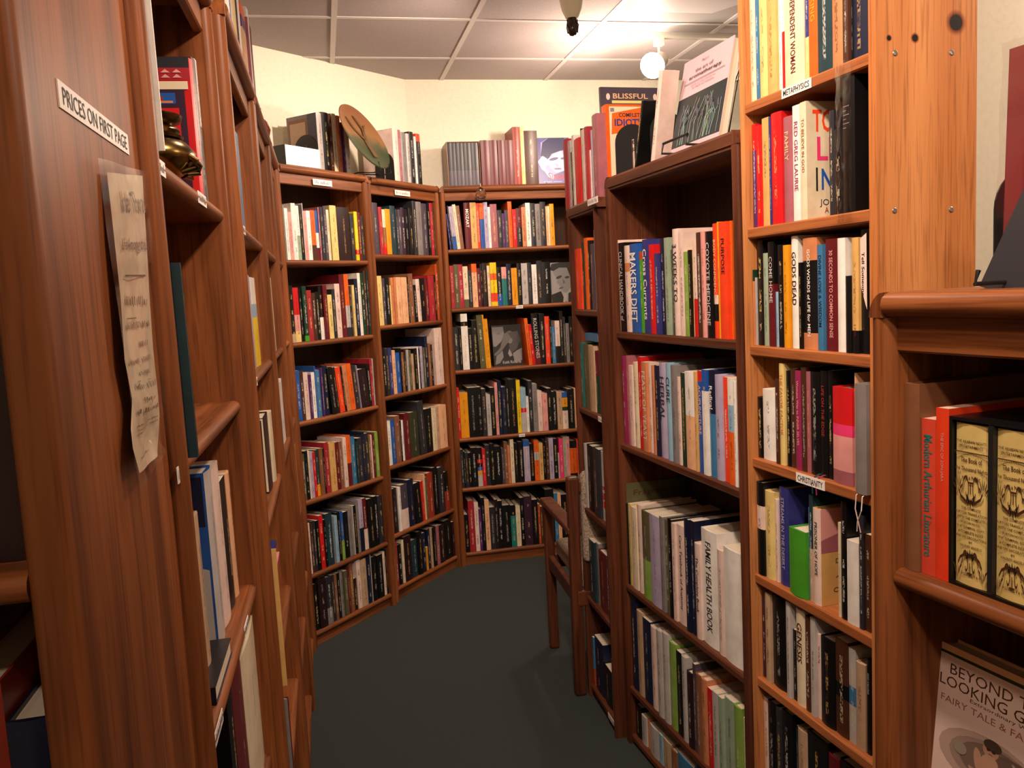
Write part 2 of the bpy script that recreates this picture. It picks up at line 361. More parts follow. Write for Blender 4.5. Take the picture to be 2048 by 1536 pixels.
def c_z(c, y, u, yo):
    d0 = c.A + c.Y * yo + c.X * u - EYE; k = (768 - y) / F; Z = Vector((0, 0, 1))
    d0 = Vector((d0.x, d0.y, -EYE.z))
    return (d0.dot(upv) - k * d0.dot(fwd)) / (k * Z.dot(fwd) - Z.dot(upv))
def c_pt(c, u, y, z): return c.A + c.X * u + c.Y * y + Vector((0, 0, z))
def project(P):
    d = P - EYE; z = d.dot(fwd); return 1024 + F * d.dot(rgt) / z, 768 - F * d.dot(upv) / z

TOP = 2.148
bookcase('C1', (-.945, 3.656), (-.667, 4.114), .22, TOP, [1.741, 1.381, 1.031, .674, .336, .066], 'reddish oak bookcase in the angled corner, the one carrying the white box')
bookcase('C2', (-.643, 4.186), (-.366, 4.672), .22, TOP, [1.774, 1.419, 1.062, .705, .347, .068], 'reddish oak bookcase between the white-box bookcase and the back bookcase')
bookcase('C3', (-.314, 4.688), (.41, 4.846), .22, TOP, [1.803, 1.478, 1.130, .742, .453, .074], 'oak bookcase across the end of the aisle, crystal drop on its rail')
LX = -.157
def rp(a, b): v = room(a, b); return (v.x, v.y)
bookcase('L1', rp(-.186, 1.085), rp(-.178, 1.722), .25, TOP, [1.739, 1.367, .992, .63, .30, .07], 'oak bookcase beside the notice panel, holding a brass pot', ts=.026)
bookcase('L2', rp(LX, 1.795), rp(LX, 2.470), .25, TOP, [1.725, 1.398, 1.068, .735, .45, .07], 'second oak bookcase along the left side of the aisle')
bookcase('L3', rp(LX, 2.545), rp(LX, 3.155), .25, TOP, [1.725, 1.398, 1.068, .71, .38, .07], 'oak bookcase topped by the dark red jug, left side of aisle')
bookcase('L4', rp(LX, 3.222), rp(LX, 3.708), .25, TOP, [1.725, 1.398, 1.068, .70, .38, .07], 'last oak bookcase before the angled corner, left side of aisle')
K = room(-.195, .667)
bookcase('F0', rp(-.195 - .034 - .72, .667), rp(-.195 - .034, .667), .385, TOP + .12, [1.72, 1.362, 1.0, .64, .30, .07], 'oak bookcase facing the viewer, its side panel carrying the price sign', tp=.034)
bookcase('R3', (.241, 3.054), (.2972, 2.760), .24, 1.842, [1.477, 1.122, .746, .399, .05], 'narrow dark oak bookcase beside the upholstered chair', 'dark', tp=.018)
bookcase('R2', (.344, 2.707), (.543, 1.997), .24, 1.897, [1.407, 1.042, .563, .207, .035], 'wide dark oak bookcase topped by the pink-and-black book', 'dark', tp=.03)
bookcase('R1', (0.5587, 1.9474), (0.6707, 1.5498), .216, 2.56, [2.216, 1.944, 1.667, 1.398, 1.133, 0.85, 0.59, 0.329, 0.04], 'pine bookcase with knotty end board and screw heads', 'pine', tp=.018, ts=.024, rail=False, flat_boards=True, near_panel=False)
bookcase('R0', (.514, 1.120), (.514 + .33 * .74, 1.120 - .944 * .74), .42, 1.524, [1.143, .77, .40, .06], 'low oak bookcase in the near right corner', tp=.036, ts=.026)
# end board of the pine case, facing the viewer, with knots and screws
c1 = CASES['R1']
def board_uv(px, py):
    P = at_plane(px, py, c_pt(c1, c1.W + .02, 0, 0), c1.X); q = P - c1.A; return q.dot(c1.Y), P.z
kn = []
for px, py, rad in ((1912, 45, .014), (1830, 76, .006), (1778, 76, .004)):
    y, z = board_uv(px, py); kn.append((c1.W + .02, y, z, rad))
M_PINE_K = wood('pine_knotty', (.66, .28, .095), (.50, .175, .05), 2, .4, kn, .5)
ep = build(MB().prism([(c1.W, -.004), (c1.W + .02, -.004), (c1.W + .02, .216), (c1.W, .216)], 2, 0, 2.56), 'end_board', M_PINE_K, c1.root)
sm = MB().lathe([(.0001, -.001), (.0055, -.001), (.0055, .0006), (.004, .0016), (.0001, .0012)], 12).xf(Matrix.Rotation(R(90), 4, 'Y')).mesh('screw', [M_STEEL], 40)
for px, py in ((1790, 106), (1903, 105), (1789, 421), (1902, 419)):
    y, z = board_uv(px, py); obj('screw', sm, ep, (c1.W + .02, y, z))

# ------------------------------------------------------------------ books
class Book: pass
def parse_col(s):
    # 'o.35m' : orange above 35 % of the height, brown below
    segs, i = [], 0
    top = 1.0; col = s[0]; i = 1
    while i < len(s):
        j = i + 1
        while j < len(s) and s[j].isdigit(): j += 1
        f = float('0' + s[i:j]); segs.append((f, top, col)); top = f; col = s[j]; i = j + 1
    segs.append((0.0, top, col)); return segs[::-1]
def book_mb(t, h, d, segs, hard, seed, cover=None, M=None, mb=None):
    """U-shaped cover plus pages. x thickness, y depth (spine at 0), z height."""
    rnd = random.Random(seed); mb = mb or MB(); st = len(mb.v)
    base = pc(cover or segs[-1][2]); k = segs[len(segs) // 2][2]
    ink = pc(rnd.choice('cYhwA')) if k in DARK else pc(rnd.choice('kxRnm'))
    ink = (*ink[:3], .1 + rnd.random() * .9)
    th = min(.0024 if hard else .0007, t * .18)
    bul = min(t * (.12 if hard else .05), .004)
    n = 4
    outer = [(0, d), (0, 0)] + [(t * i / n, -bul * math.sin(math.pi * i / n)) for i in range(1, n)] + [(t, 0), (t, d)]
    inner = [(t - th, d), (t - th, th), (th, th), (th, d)]
    prof = outer + inner; N_ = len(prof)
    cuts = sorted({0.0, 1.0, .14, .84} | {s[0] for s in segs} | {s[1] for s in segs})
    rings = []
    for cz in cuts:
        rings.append(len(mb.v)); mb.v += [(x, y, cz * h) for x, y in prof]
    for a in range(len(cuts) - 1):
        zm = (cuts[a] + cuts[a + 1]) / 2; sc = next(s[2] for s in segs if s[0] <= zm <= s[1]); scol = pc(sc)
        txt = .14 <= zm <= .84
        for i in range(N_):
            j = (i + 1) % N_; q = (rings[a] + i, rings[a] + j, rings[a + 1] + j, rings[a + 1] + i)
            if 1 <= i <= n:      # spine
                tx = min(t * .42, .011); u0, u1 = ((i - 1) / n - .5) * t / tx, (i / n - .5) * t / tx; v0, v1 = cuts[a] * h / (tx * .8), cuts[a + 1] * h / (tx * .8)
                mb.face(q, 0, scol, ink, [(u0, v0), (u1, v0), (u1, v1), (u0, v1)] if txt else None)
            else: mb.face(q, 0, scol if len(segs) > 1 and not cover else base, ink)
    for cz, fl in ((0, 1), (-1, 0)):
        b = rings[cz]; idx = [b + i for i in range(N_)]
        # caps as three strips
        o = list(range(1, n + 2)); cap = [(0, 1, N_ - 2, N_ - 1), tuple(o + [N_ - 3, N_ - 2]), (n + 1, n + 2, N_ - 4, N_ - 3)]
        for q in cap:
            q = [b + i for i in q]; mb.face(q[::-1] if not fl else q, 0, base, ink)
    r = .004 if hard else .0004
    pb = (th + .0002, t - th - .0002, th + .0002, d - (r if hard else .0008), r, h - r)
    if M is not None: mb.xf(M, st)
    return mb, pb
BOOKS = []
def add_book(c, u0, u1, z, h, col, yo=.012, depth=None, hard=None, lean=0, title=None, ink=None, where='', force=False, area=0, cover=None, tsize=.55, toff=0, tz=None, horiz=False, note=None):
    b = Book(); b.c = c; b.u0 = u0 + .0003; b.t = max(u1 - u0 - .0006, .003); b.z = z; b.h = h; b.col = col; b.yo = yo
    rnd = random.Random(len(BOOKS) * 7 + 3)
    b.d = min(depth or h * rnd.uniform(.66, .74), c.depth - yo - (.012 if abs(z - c.top) > .01 else -.06))
    b.hard = hard if hard is not None else (rnd.random() < (.75 if b.t > .028 else .4))
    b.lean = lean; b.title = title; b.ink = ink; b.where = where; b.force = force or bool(title); b.area = area; b.cover = cover; b.seed = len(BOOKS); b.tsize = tsize; b.tz = tz; b.horiz = horiz; b.note = note; b.extra = None
    BOOKS.append(b); return b
def row(key, level, ox, oy, sc, entries, where, zbase=None, yo=.012, zmax=None, side=0):
    """One shelf of books.  Entries: 'x top colour [L<lean>] [D<depth mm>]' with x, top read in a magnified window."""
    c = CASES[key]; z = zbase if zbase is not None else (c.top if level == 'top' else c.z[level])
    lim = None if level == 'top' else (c.z[level - 1] - c.ts if level > 0 else c.top - (.086 if key != 'R1' else 0)) - z - .006
    ent = [e.split() for e in entries.strip().split(';') if e.strip()]
    prev_u = -1; out = []
    for i, e in enumerate(ent[:-1]):
        if e[2] == '-': out.append(None); continue
        x0 = ox + float(e[0]) / sc; x1 = ox + float(ent[i + 1][0]) / sc; ty = oy + float(e[1]) / sc
        opt = dict(title=None); lean = 0; depth = None; hard = None; cover = None; y_ = yo; ts_ = .55; tt = None; ink = None; bare = False
        for o in e[3:]:
            if o[0] == 'L': lean = float(o[1:])
            elif o[0] == 'D': depth = float(o[1:]) / 1000
            elif o[0] == 'H': hard = o[1:] != '0'
            elif o[0] == 'K': cover = o[1:]
            elif o[0] == 'Y': y_ = float(o[1:]) / 1000
            elif o == 'B': bare = True
            elif o[0] == 'Z': ts_ = float(o[1:])
            elif o[0] == '"': ink = o[1]; tt = o[2:].replace('_', ' ')
        rnd = random.Random(hash((key, level, i)) & 0xffff if False else (sum(map(ord, key)) * 131 + (99 if level == 'top' else level) * 17 + i))
        if y_ == yo: y_ = yo + rnd.uniform(-.004, .006)
        zm = z + .11
        u0, u1 = c_u(c, x0, zm, y_), c_u(c, x1, zm, y_)
        zt = c_z(c, ty, (u0 + u1) / 2, y_); h = max(zt - z, .10)
        if lim: h = min(h, lim)
        if level != 'top':
            if u0 > c.W - .008: break
            u0 = max(u0, .001); u1 = min(u1, c.W - .001)
        u0 = max(u0, prev_u) if out and out[-1] is not None else u0
        if u1 - u0 < .0035: u1 = u0 + .0035
        prev_u = u1
        out.append(add_book(c, u0, u1, z, h, e[2], y_, depth, hard, lean, tt, ink, where, area=(x1 - x0) * abs(h) * F / (c_pt(c, u0, 0, z) - EYE).length, cover=cover, tsize=ts_)); out[-1].bare = bare
    return out

# --- shelves, read book by book
W1 = ' of white-box bookcase'; W2 = ' of right angled bookcase'; W3 = ' of back bookcase'
W4 = ' of chair-side bookcase'; W5 = ' of wide dark bookcase'; W6 = ' of pine bookcase'
row('C1', 0, 550, 380, 9.6, '150 370 i;167 300 G;205 350 w;270 425 P;340 255 w;425 300 w.45s;487 285 k;548 255 w;565 400 P;625 400 w;700 390 o.3m;787 395 b.55w.25R;842 330 V;880 325 g;950 310 z;1010 380 c;1058 0 -;1080 300 Y;1203 335 x H1;1450 450 g;1525 415 y.22r.12y;1600 430 R;1660 500 g;1710 0 -', 'top shelf' + W1)
row('C1', 1, 560, 540, 9.6, '203 300 k.15t;277 340 r.5P.2Y;383 370 k;440 310 f.1F;537 390 D;627 440 m;700 420 k;765 320 k.42w;833 290 R;930 475 Y;1015 370 g;1080 265 i;1175 85 R;1268 80 o.5h.15g;1350 310 g;1392 290 Y;1455 170 n;1525 60 w;1580 60 f;1643 10 m;1685 0 E;1745 100 k;1765 0 -', 'second shelf' + W1)
row('C1', 2, 570, 700, 9.6, '220 400 b;308 400 m;373 430 i;463 480 p;525 430 w;588 310 b;612 385 j;690 340 p;743 310 n;835 340 k L5;960 330 x L5;1008 330 T L5;1103 330 k L5;1142 290 O L5;1222 265 o L5;1310 290 g L5;1392 290 v L5;1425 370 x L5;1590 270 k L2;1645 170 D;1692 160 h;1765 0 -', 'third shelf' + W1)
row('C1', 3, 580, 850, 9.6, '240 560 u;300 500 k;363 490 c;395 510 v;453 520 r;505 480 E.25a;563 450 M;648 450 x;682 335 D;763 340 A;888 330 R;960 320 M;1018 240 i;1103 200 o.45R;1183 230 j;1265 320 E;1313 250 g;1397 140 n;1455 160 g;1523 190 M;1560 190 i;1592 160 R;1637 130 S;1705 0 -', 'fourth shelf' + W1)
row('C1', 4, 590, 980, 9.6, '260 640 i;313 650 m;363 600 g;420 590 k;487 490 r;565 570 k;612 450 E;735 500 G;757 500 l;835 430 k;888 420 b.4S;945 420 k;1035 380 G;1098 320 h;1145 300 k;1197 240 G;1245 180 v.45n;1323 160 R.4i;1395 170 k;1533 120 k;1605 110 g;1700 120 k;1755 0 -', 'fifth shelf' + W1)
row('C1', 5, 600, 1085, 7.68, '215 640 k;285 510 x;413 530 g.35G;495 500 g;542 490 M;583 470 k;625 440 G;670 440 u;743 390 R;775 310 M;828 550 x;872 270 i;943 260 t;1033 210 n;1095 140 h;1110 220 k;1188 190 k;1283 140 i;1318 100 k;1342 80 D;1388 0 -', 'bottom shelf' + W1)
row('C2', 0, 730, 380, 10.97, '165 280 z;303 375 D;395 430 c.6M.25r;463 420 a;570 350 E;683 430 g;743 430 z;803 390 Q;883 420 k;963 400 k;1058 190 g;1147 260 G;1262 300 z;1378 240 k;1443 235 D;1513 390 g;1562 0 -', 'top shelf' + W2)
row('C2', 1, 740, 520, 10.97, '163 350 Y;285 400 z;348 380 k;447 560 Y;478 390 O;533 380 O;595 380 N;700 380 N;832 370 k;863 300 M;963 550 k L2;1030 420 i L2;1112 400 k;1213 400 R;1283 340 D;1423 330 x;1463 95 C H1;1602 0 -', 'second shelf' + W2)
row('C2', 2, 750, 650, 10.24, '163 480 k;238 480 g;297 470 I;363 520 N;433 570 b;523 480 k;558 560 M;603 490 x;650 510 h;703 520 u;755 590 t;803 480 k;880 450 w;908 480 g;938 440 v;988 460 u;1040 230 n;1097 380 M;1153 400 x;1192 0 -;1245 60 i H1;1398 160 w;1433 0 -', 'third shelf' + W2)
row('C2', 3, 760, 785, 10.24, '153 590 w;235 560 b;317 480 M;423 570 n;452 570 w;493 430 R;623 400 U;793 180 g L3;930 330 k;1072 330 c;1162 300 t;1213 260 N H1;1372 0 -;1380 60 P;1423 0 -', 'fourth shelf' + W2)
row('C2', 4, 770, 920, 10.24, '140 590 x;262 560 w;342 500 z.45i;478 400 n;603 470 k L3;747 430 r L3;803 290 N;842 350 u;883 260 B;993 150 k;1093 150 g;1223 240 k.5B L3;1310 0 -', 'fifth shelf' + W2)
row('C2', 5, 780, 1025, 8.087, '78 490 D;133 520 k;193 450 c;238 380 x;353 440 E;443 310 k;532 330 n;578 560 a;612 270 n;653 250 t;693 240 k;753 210 V;803 200 x;883 120 k;1000 150 x;1050 0 -', 'bottom shelf' + W2)
row('C3', 0, 885, 390, 7.877, '83 300 I L4;110 170 k L4;132 180 v.3b L4;193 150 c L4;245 170 M L4;303 0 -;348 100 R "wMOZART Z.5;447 90 A;543 130 T;590 130 o.65b;660 60 v;722 190 w;762 145 V;867 240 g;942 290 p;982 240 z;1040 100 o;1103 225 r;1167 210 R.5k;1252 190 O;1318 125 w;1392 130 g;1467 140 G;1545 110 g;1632 180 N;1665 175 c;1692 140 a;1762 0 -', 'top shelf' + W3)
row('C3', 1, 895, 510, 7.877, '50 170 D;110 150 u;182 150 D;252 180 c.2u;332 240 g;390 140 o.8N;472 210 R;527 140 k;560 130 x;632 170 c;677 120 y.75o.6y.3T.1y;782 190 k.3b;857 190 P.7e;937 140 n;1012 205 a;1102 130 k;1172 130 h;1267 120 g;1332 150 w;1412 90 g;1497 110 k;1632 0 -', 'second shelf' + W3)
row('C3', 2, 900, 615, 7.877, '60 310 g;150 330 k;192 100 w.86k.78w;297 330 k;362 200 k;452 120 u L2;542 115 a L2;567 180 a L2;622 0 -;1208 170 o L4;1262 270 r L4;1315 90 k.3R L3 "hROLLING_STONES;1417 100 k;1505 140 T;1577 190 k;1608 300 j;1662 210 i.4k;1737 60 k;1792 150 g;1828 250 G;1882 140 k;1940 0 -', 'third shelf' + W3)
row('C3', 3, 905, 745, 7.877, '87 245 r;127 320 a H1;257 240 k;407 230 k;472 260 g;542 350 h;610 240 k;682 160 P;727 130 n;787 230 n;857 120 k;903 110 k;1022 120 y;1082 240 l.55r.45h;1168 380 w;1207 130 g;1272 180 G;1347 290 i;1417 330 P;1502 250 k;1572 300 k;1647 310 t;1732 310 b.85a.6f.5i;1817 260 k;1922 250 N;1962 0 -', 'fourth shelf' + W3)
row('C3', 4, 910, 865, 7.877, '95 270 g;143 300 k;167 320 g;212 320 k;262 240 k;357 240 k.7r.6k.5b.4a.3h;432 255 r;487 200 g;557 180 k;632 220 k;737 250 z;782 150 M;837 215 O;877 110 c;937 170 k;1003 150 k;1087 120 b.85v;1182 180 k;1252 120 o.7h.5o;1327 170 A;1392 110 k;1432 150 m;1487 90 v;1557 100 k;1622 330 h;1645 95 q;1713 70 s;1752 70 P;1812 130 k.8o.1k;1922 110 T;1962 0 -', 'fifth shelf' + W3)
row('C3', 5, 915, 970, 7.877, '112 470 k;187 250 D;282 280 i;347 380 p;392 200 k;447 240 N;517 350 g;602 230 x;652 250 k;722 320 k;847 320 k.75e;927 330 c;1000 200 k;1062 180 Q H1;1187 230 k;1277 300 C;1312 340 m;1352 290 u;1397 70 k;1532 130 j;1592 130 N;1645 150 k;1760 0 -', 'bottom shelf' + W3)
row('R3', 0, 1120, 380, 5.908, '183 700 T;252 620 f;297 570 o;335 600 k;368 640 z;412 470 w;437 470 O;515 700 x;537 0 -', 'top shelf' + W4)
R3S2 = row('R3', 1, 1140, 640, 6.98, '140 320 e;203 335 u;270 360 t;343 430 R.6f;397 440 z;452 440 x;492 430 k;542 0 -', 'second shelf' + W4)
row('R3', 2, 1150, 850, 6.4, '128 240 h;158 260 k;242 300 g;317 330 h.5r.45h.4r.3h.28r.18h;392 420 z;472 430 k;500 0 -', 'third shelf' + W4)
row('R3', 3, 1160, 1060, 7.31, '138 150 E;222 180 G;287 330 R;402 420 z;442 460 k;545 0 -', 'fourth shelf' + W4)
row('R3', 4, 1160, 1240, 5.19, '92 150 j.35C;147 200 n;247 500 k;335 430 t;382 490 x;450 0 -', 'bottom shelf' + W4)
row('R2', 0, 1210, 430, 5.69, '114 295 i;147 320 k "hCLINICAL_HANDBOOK_of;238 350 i.8O.7i;298 330 b "wMAKERS_DIET Z.75;388 420 C.9F;443 280 I "wCross_Currents;513 340 r;572 440 I;620 270 n;688 260 s;738 400 u;775 350 E;787 160 i "g3_WEEKS_TO Z.6;852 200 i ;903 420 S;952 400 k;983 320 Y;1013 300 i.4r;1053 200 m;1103 190 P;1152 190 k "hCOYOTE_MEDICINE;1228 100 T.38i.3k.15T "NBODY_CONFIDENCE;1290 80 a;1310 80 T "kPURPOSE Z.4;1402 70 o;1458 0 -', 'top shelf' + W5)
row('R2', 1, 1215, 660, 4.654, '92 250 D;117 245 J;188 240 V;207 330 i;243 300 c;298 250 r;328 300 O "iFEAST_OF_YEAST Z.7;372 300 i;422 330 O;450 330 n;483 310 v "gHERBAL Z.6;558 310 l "gCURE Z.7;603 330 G;658 440 i;693 400 f;730 390 w.55N;815 390 A;835 380 r.9b "NACUPUNCTURE Z.6;888 370 b.8w;937 380 n.6j "wRadical Z.5;1012 420 v;1077 440 T;1128 450 w.75l.5o;1180 480 w;1208 0 -', 'second shelf' + W5)
row('R2', 2, 1225, 940, 3.746, '50 80 u D230 Ku;95 245 k;115 250 Y;148 280 c;188 260 i;230 310 u.45S;288 340 v;363 350 G;388 370 u;425 370 k;453 400 i;478 410 i "gCare_Textbook_of_Anatomy Z.4;550 370 n;588 380 n;625 550 i "gThe_Complete_Book Z.6;665 450 w H1 "gFAMILY_HEALTH_BOOK Z.35;795 600 i;843 600 w B;975 0 -', 'third shelf' + W5)
row('R2', 3, 1235, 1170, 4.196, '85 90 M;120 70 n;175 220 t;223 290 n;288 350 i;338 380 h;383 400 h;435 480 S;503 560 k;548 600 h;590 730 x;637 660 z;663 750 M;712 790 O;760 870 r;803 900 h;847 940 s;888 950 s;987 1020 S;1050 1110 c;1085 0 -', 'fourth shelf' + W5)
row('R2', 4, 1235, 1170, 4.196, '110 990 k;200 1180 h;240 1220 O;270 1300 h;345 1340 l;378 1340 t;450 1450 M;500 1460 j;640 1500 n;760 1560 k;900 1620 M;1000 1680 k;1100 0 -', 'bottom shelf' + W5)
row('R1', 1, 1480, 0, 6.4, '130 -300 c;203 -300 j;240 -320 Y;350 -300 A;465 -350 w;537 -350 w.5r;568 -300 c "RINDEPENDENT_WOMAN Z.25;820 -300 I.42Y;880 -200 o "aKING Z.5;993 -250 E;1180 -300 O;1312 -150 m;1382 -200 k;1440 -150 n;1635 -300 B;1678 0 -', 'METAPHYSICS shelf' + W6)
row('R1', 2, 1480, 140, 4.654, '108 510 r.75p;155 520 r;200 450 A;273 440 I;288 400 r;393 440 V "NFAMILY Z.4;495 330 w "JRED_GREG_LAURIE Z.5;562 300 c "MTO_BELIEVE_IN_GOD Z.4;622 0 -;832 380 g;878 550 k;962 0 -', 'shelf under METAPHYSICS label' + W6)
row('R1', 3, 1480, 450, 5.297, '83 480 f.85O;109 560 h;170 160 k;252 300 s;303 180 k.6R "hCOME_HOME;365 710 l;407 210 k;462 215 a;518 210 b;552 110 w "kGODS_DEAD Z.62;622 400 k;650 140 O.8k.15O "wGODS_WORDS_of_LIFE_for_MEN Z.2;823 210 j "nDIVINE_LOVE_&_WISDOM;880 150 R "P30_SECONDS_TO_COMMON_SENSE Z.3;1037 140 w B;1120 540 k B;1180 135 A.2k;1258 50 k "wTell_Someone Z.42;1368 0 -', 'third visible shelf' + W6)
row('R1', 4, 1490, 700, 4.8, '97 450 k;173 380 w;293 280 m;328 130 Y "OTHE_FAVOR_FACTOR;382 200 k;443 180 m;487 200 J "PWomens_Way_to_INNER_SELVES Z.5;540 170 m;588 210 V;630 210 k;725 200 k "BLIFE_ON_THE_EDGE Z.4;793 200 k;845 360 r.62q.5P.14V H1 B;1033 220 N;1058 330 G H1 Y-12 B;1214 0 -', 'CHRISTIANITY shelf' + W6)
row('R1', 5, 1495, 940, 4.268, '60 100 k.75i.5k;143 180 Y;233 250 i;265 150 I "vSTREAMS_IN_THE_DESERT Z.3;356 510 F D95 H1 Y4 B;497 310 j;512 210 E.5t;562 330 i H1 KA "gPRISONER_OF_HOPE Z.35;630 0 -;775 450 c;797 270 k;850 610 w B;950 390 g;992 550 m;1053 0 -', 'shelf under CHRISTIANITY label' + W6)
row('R1', 6, 1495, 1160, 4.087, '83 70 Q;148 110 t;190 130 k;318 170 h;353 400 k;402 240 c "mGENESIS;475 300 m;517 310 h;555 440 i "kOut_of_the_Fog Z.5;603 480 k;718 490 m.55k.4m;822 560 h.6j.4h;888 680 t;965 650 k "hGOD_CALLING Z.4;1010 0 -', 'sixth visible shelf' + W6)
row('R1', 7, 1495, 1160, 4.087, '128 960 i;173 1000 k;238 1050 g;288 1080 k;372 1180 E;417 1230 t;497 1280 k;662 1440 R;755 1500 k;900 0 -', 'lowest visible shelf' + W6)
WL1 = ' of brass-pot bookcase'; WL2 = ' of second left bookcase'; WL3 = ' of jug-topped bookcase'; WL4 = ' of last left bookcase'
row('L1', 0, 280, 100, 4.04, '30 -900 w H1 D185 Y-15;112 0 -;447 85 r D225 H1 Kr;472 80 g D225;498 85 w.55G D220;522 400 n;545 0 -', 'brass-pot shelf' + WL1, yo=.02)
row('L1', 1, 280, 480, 3.2, '175 110 E D215 Y-20;200 130 k D225 Y-20 "hThe_Turning_of_the_Tides Z.4;242 0 -', 'empty-looking shelf' + WL1, yo=.01)
row('L1', 2, 340, 820, 3.34, '205 700 t D150;238 0 -;290 395 h D190 Kb;330 365 i D190;372 460 k D185;402 420 N D185;425 140 U D225 H1;498 0 -', 'flat-lying black book shelf' + WL1, yo=.03)
row('L1', 3, 280, 1100, 3.52, '690 700 k;715 770 R;770 540 c;872 0 -', 'shelf below flat-lying book' + WL1, yo=.01)
row('L2', 0, 440, 140, 6.98, '150 770 c;182 930 w.4O;243 890 j;305 0 -', 'top shelf' + WL2)
row('L2', 1, 440, 360, 5.486, '250 1100 c;275 1040 v;362 1075 w.7l.55y;415 0 -', 'second shelf' + WL2)
row('L2', 2, 460, 620, 5.486, '395 1150 x H1 D190;432 1135 c D195;470 0 -', 'third shelf' + WL2)
row('L2', 3, 480, 880, 5.486, '270 1100 A D190;352 0 -', 'fourth shelf' + WL2, yo=-.02)
row('L2', 4, 480, 1140, 3.878, '240 270 G;268 235 e D200;322 280 R;368 0 -', 'fifth shelf' + WL2, yo=-.018)
row('L3', 1, 440, 360, 5.486, '548 1070 c;592 0 -', 'second shelf' + WL3)
row('L3', 2, 460, 620, 5.486, '558 760 w;600 0 -', 'third shelf' + WL3)
row('L4', 1, 440, 360, 5.486, '645 1130 T;690 1050 z;715 1050 n;745 0 -', 'second shelf' + WL4)
row('L4', 3, 480, 880, 5.486, '605 70 N;640 0 -', 'fourth shelf' + WL4)
row('L4', 4, 480, 880, 5.486, '640 780 r;668 0 -', 'fifth shelf' + WL4)
row('C1', 'top', 540, 190, 6.02, '583 215 h D205 KG;645 210 k D205;722 225 m D200;765 225 c D200;815 250 O D195;868 330 p;912 335 w;965 0 -', 'top of white-box bookcase', yo=.085)
row('C2', 'top', 540, 190, 6.02, '1492 405 i D200 Ki;1557 420 V D200;1588 450 G;1640 465 h;1690 445 k;1742 500 w;1772 470 T.85k;1822 0 -', 'top of right angled bookcase', yo=.03)
row('C3', 'top', 870, 230, 6.02, '558 305 R H1 B;662 305 R H1 B;762 305 R H1 B;853 305 R H1 B;950 145 B H1;1040 145 Y;1085 190 m H1;1243 0 -', 'top of back bookcase', yo=.03)
row('R3', 'top', 870, 230, 6.02, '1560 300 D;1602 320 h;1642 450 m;1660 250 w;1688 290 r D150;1752 170 g;1773 180 i;1812 150 D D170;1848 430 i;1875 190 v;1908 0 V D120;1965 0 -', 'top of chair-side bookcase', yo=.02)
row('L2', 'top', 400, 0, 9.6, '560 -900 w;600 -500 b;640 -350 c;700 -300 Y;760 -250 Q;800 -200 w.2l;850 0 -', 'top of second left bookcase', yo=.03)
row('L3', 'top', 400, 0, 9.6, '905 190 o.9p.8N D170;985 190 V D170;1030 200 w;1065 520 R;1100 0 -', 'top of jug-topped bookcase', yo=.03)
RB = row('R2', 'top', 1180, 100, 5.12, '112 385 z D215 Kz H0;130 570 o D195 Ko H0;180 0 -', 'top of wide dark bookcase', yo=.02)

row('R0', 0, 1770, 760, 3.072, '60 20 M H1 D210 B;213 240 X "eModern_Arthurian_Literature Z.6;312 175 T D230 H0 "PTHE_EPIC_OF_SON-JARA Z.28;392 0 -', 'top shelf of low corner bookcase', yo=.02)
row('F0', 1, 0, 0, 1, '-60 520 x H1 D230 B;57 0 -', 'upper shelf of bookcase facing viewer', yo=.045)
row('F0', 2, 0, 0, 1, '-60 1370 B H1 D240 B;46 1440 n.4t H1 D240 B;128 0 -', 'lower shelf of bookcase facing viewer', yo=.045)

# ------------------------------------------------------------------ realise the books
ORD = ['first', 'second', 'third', 'fourth', 'fifth', 'sixth', 'seventh', 'eighth', 'ninth', 'tenth', 'eleventh', 'twelfth', '13th', '14th', '15th', '16th', '17th', '18th', '19th', '20th', '21st', '22nd', '23rd', '24th', '25th', '26th', '27th', '28th', '29th', '30th', '31st', '32nd']
byrow = {}
for b in BOOKS: byrow.setdefault(b.where, []).append(b); b.n = len(byrow[b.where])
LIMIT = 300
forced = [b for b in BOOKS if b.force or b.where.startswith('top of') or b.c.key[0] in 'LF']
rest = sorted([b for b in BOOKS if b not in forced], key=lambda b: -b.area)
indiv = set(id(b) for b in forced + rest[:LIMIT - len(forced)])
mass = MB()
def colour_words(col):
    segs = parse_col(col)[::-1]; a = PAL[segs[0][2]][1]
    if len(segs) > 1: return a + ' and ' + PAL[segs[1][2]][1]
    return a
def lean_matrix(b):
    M = Matrix.Identity(4)
    if b.lean:
        a = R(b.lean); piv = Vector((b.t / 2, 0, 0))
        M = Matrix.Translation((0, 0, b.t / 2 * math.sin(a))) @ Matrix.Translation(piv) @ Matrix.Rotation(-a, 4, 'Y') @ Matrix.Translation(-piv) @ Matrix.Translation((0, 0, 0))
        M = Matrix.Translation((b.h / 2 * math.sin(a), 0, 0)) @ M
    return M
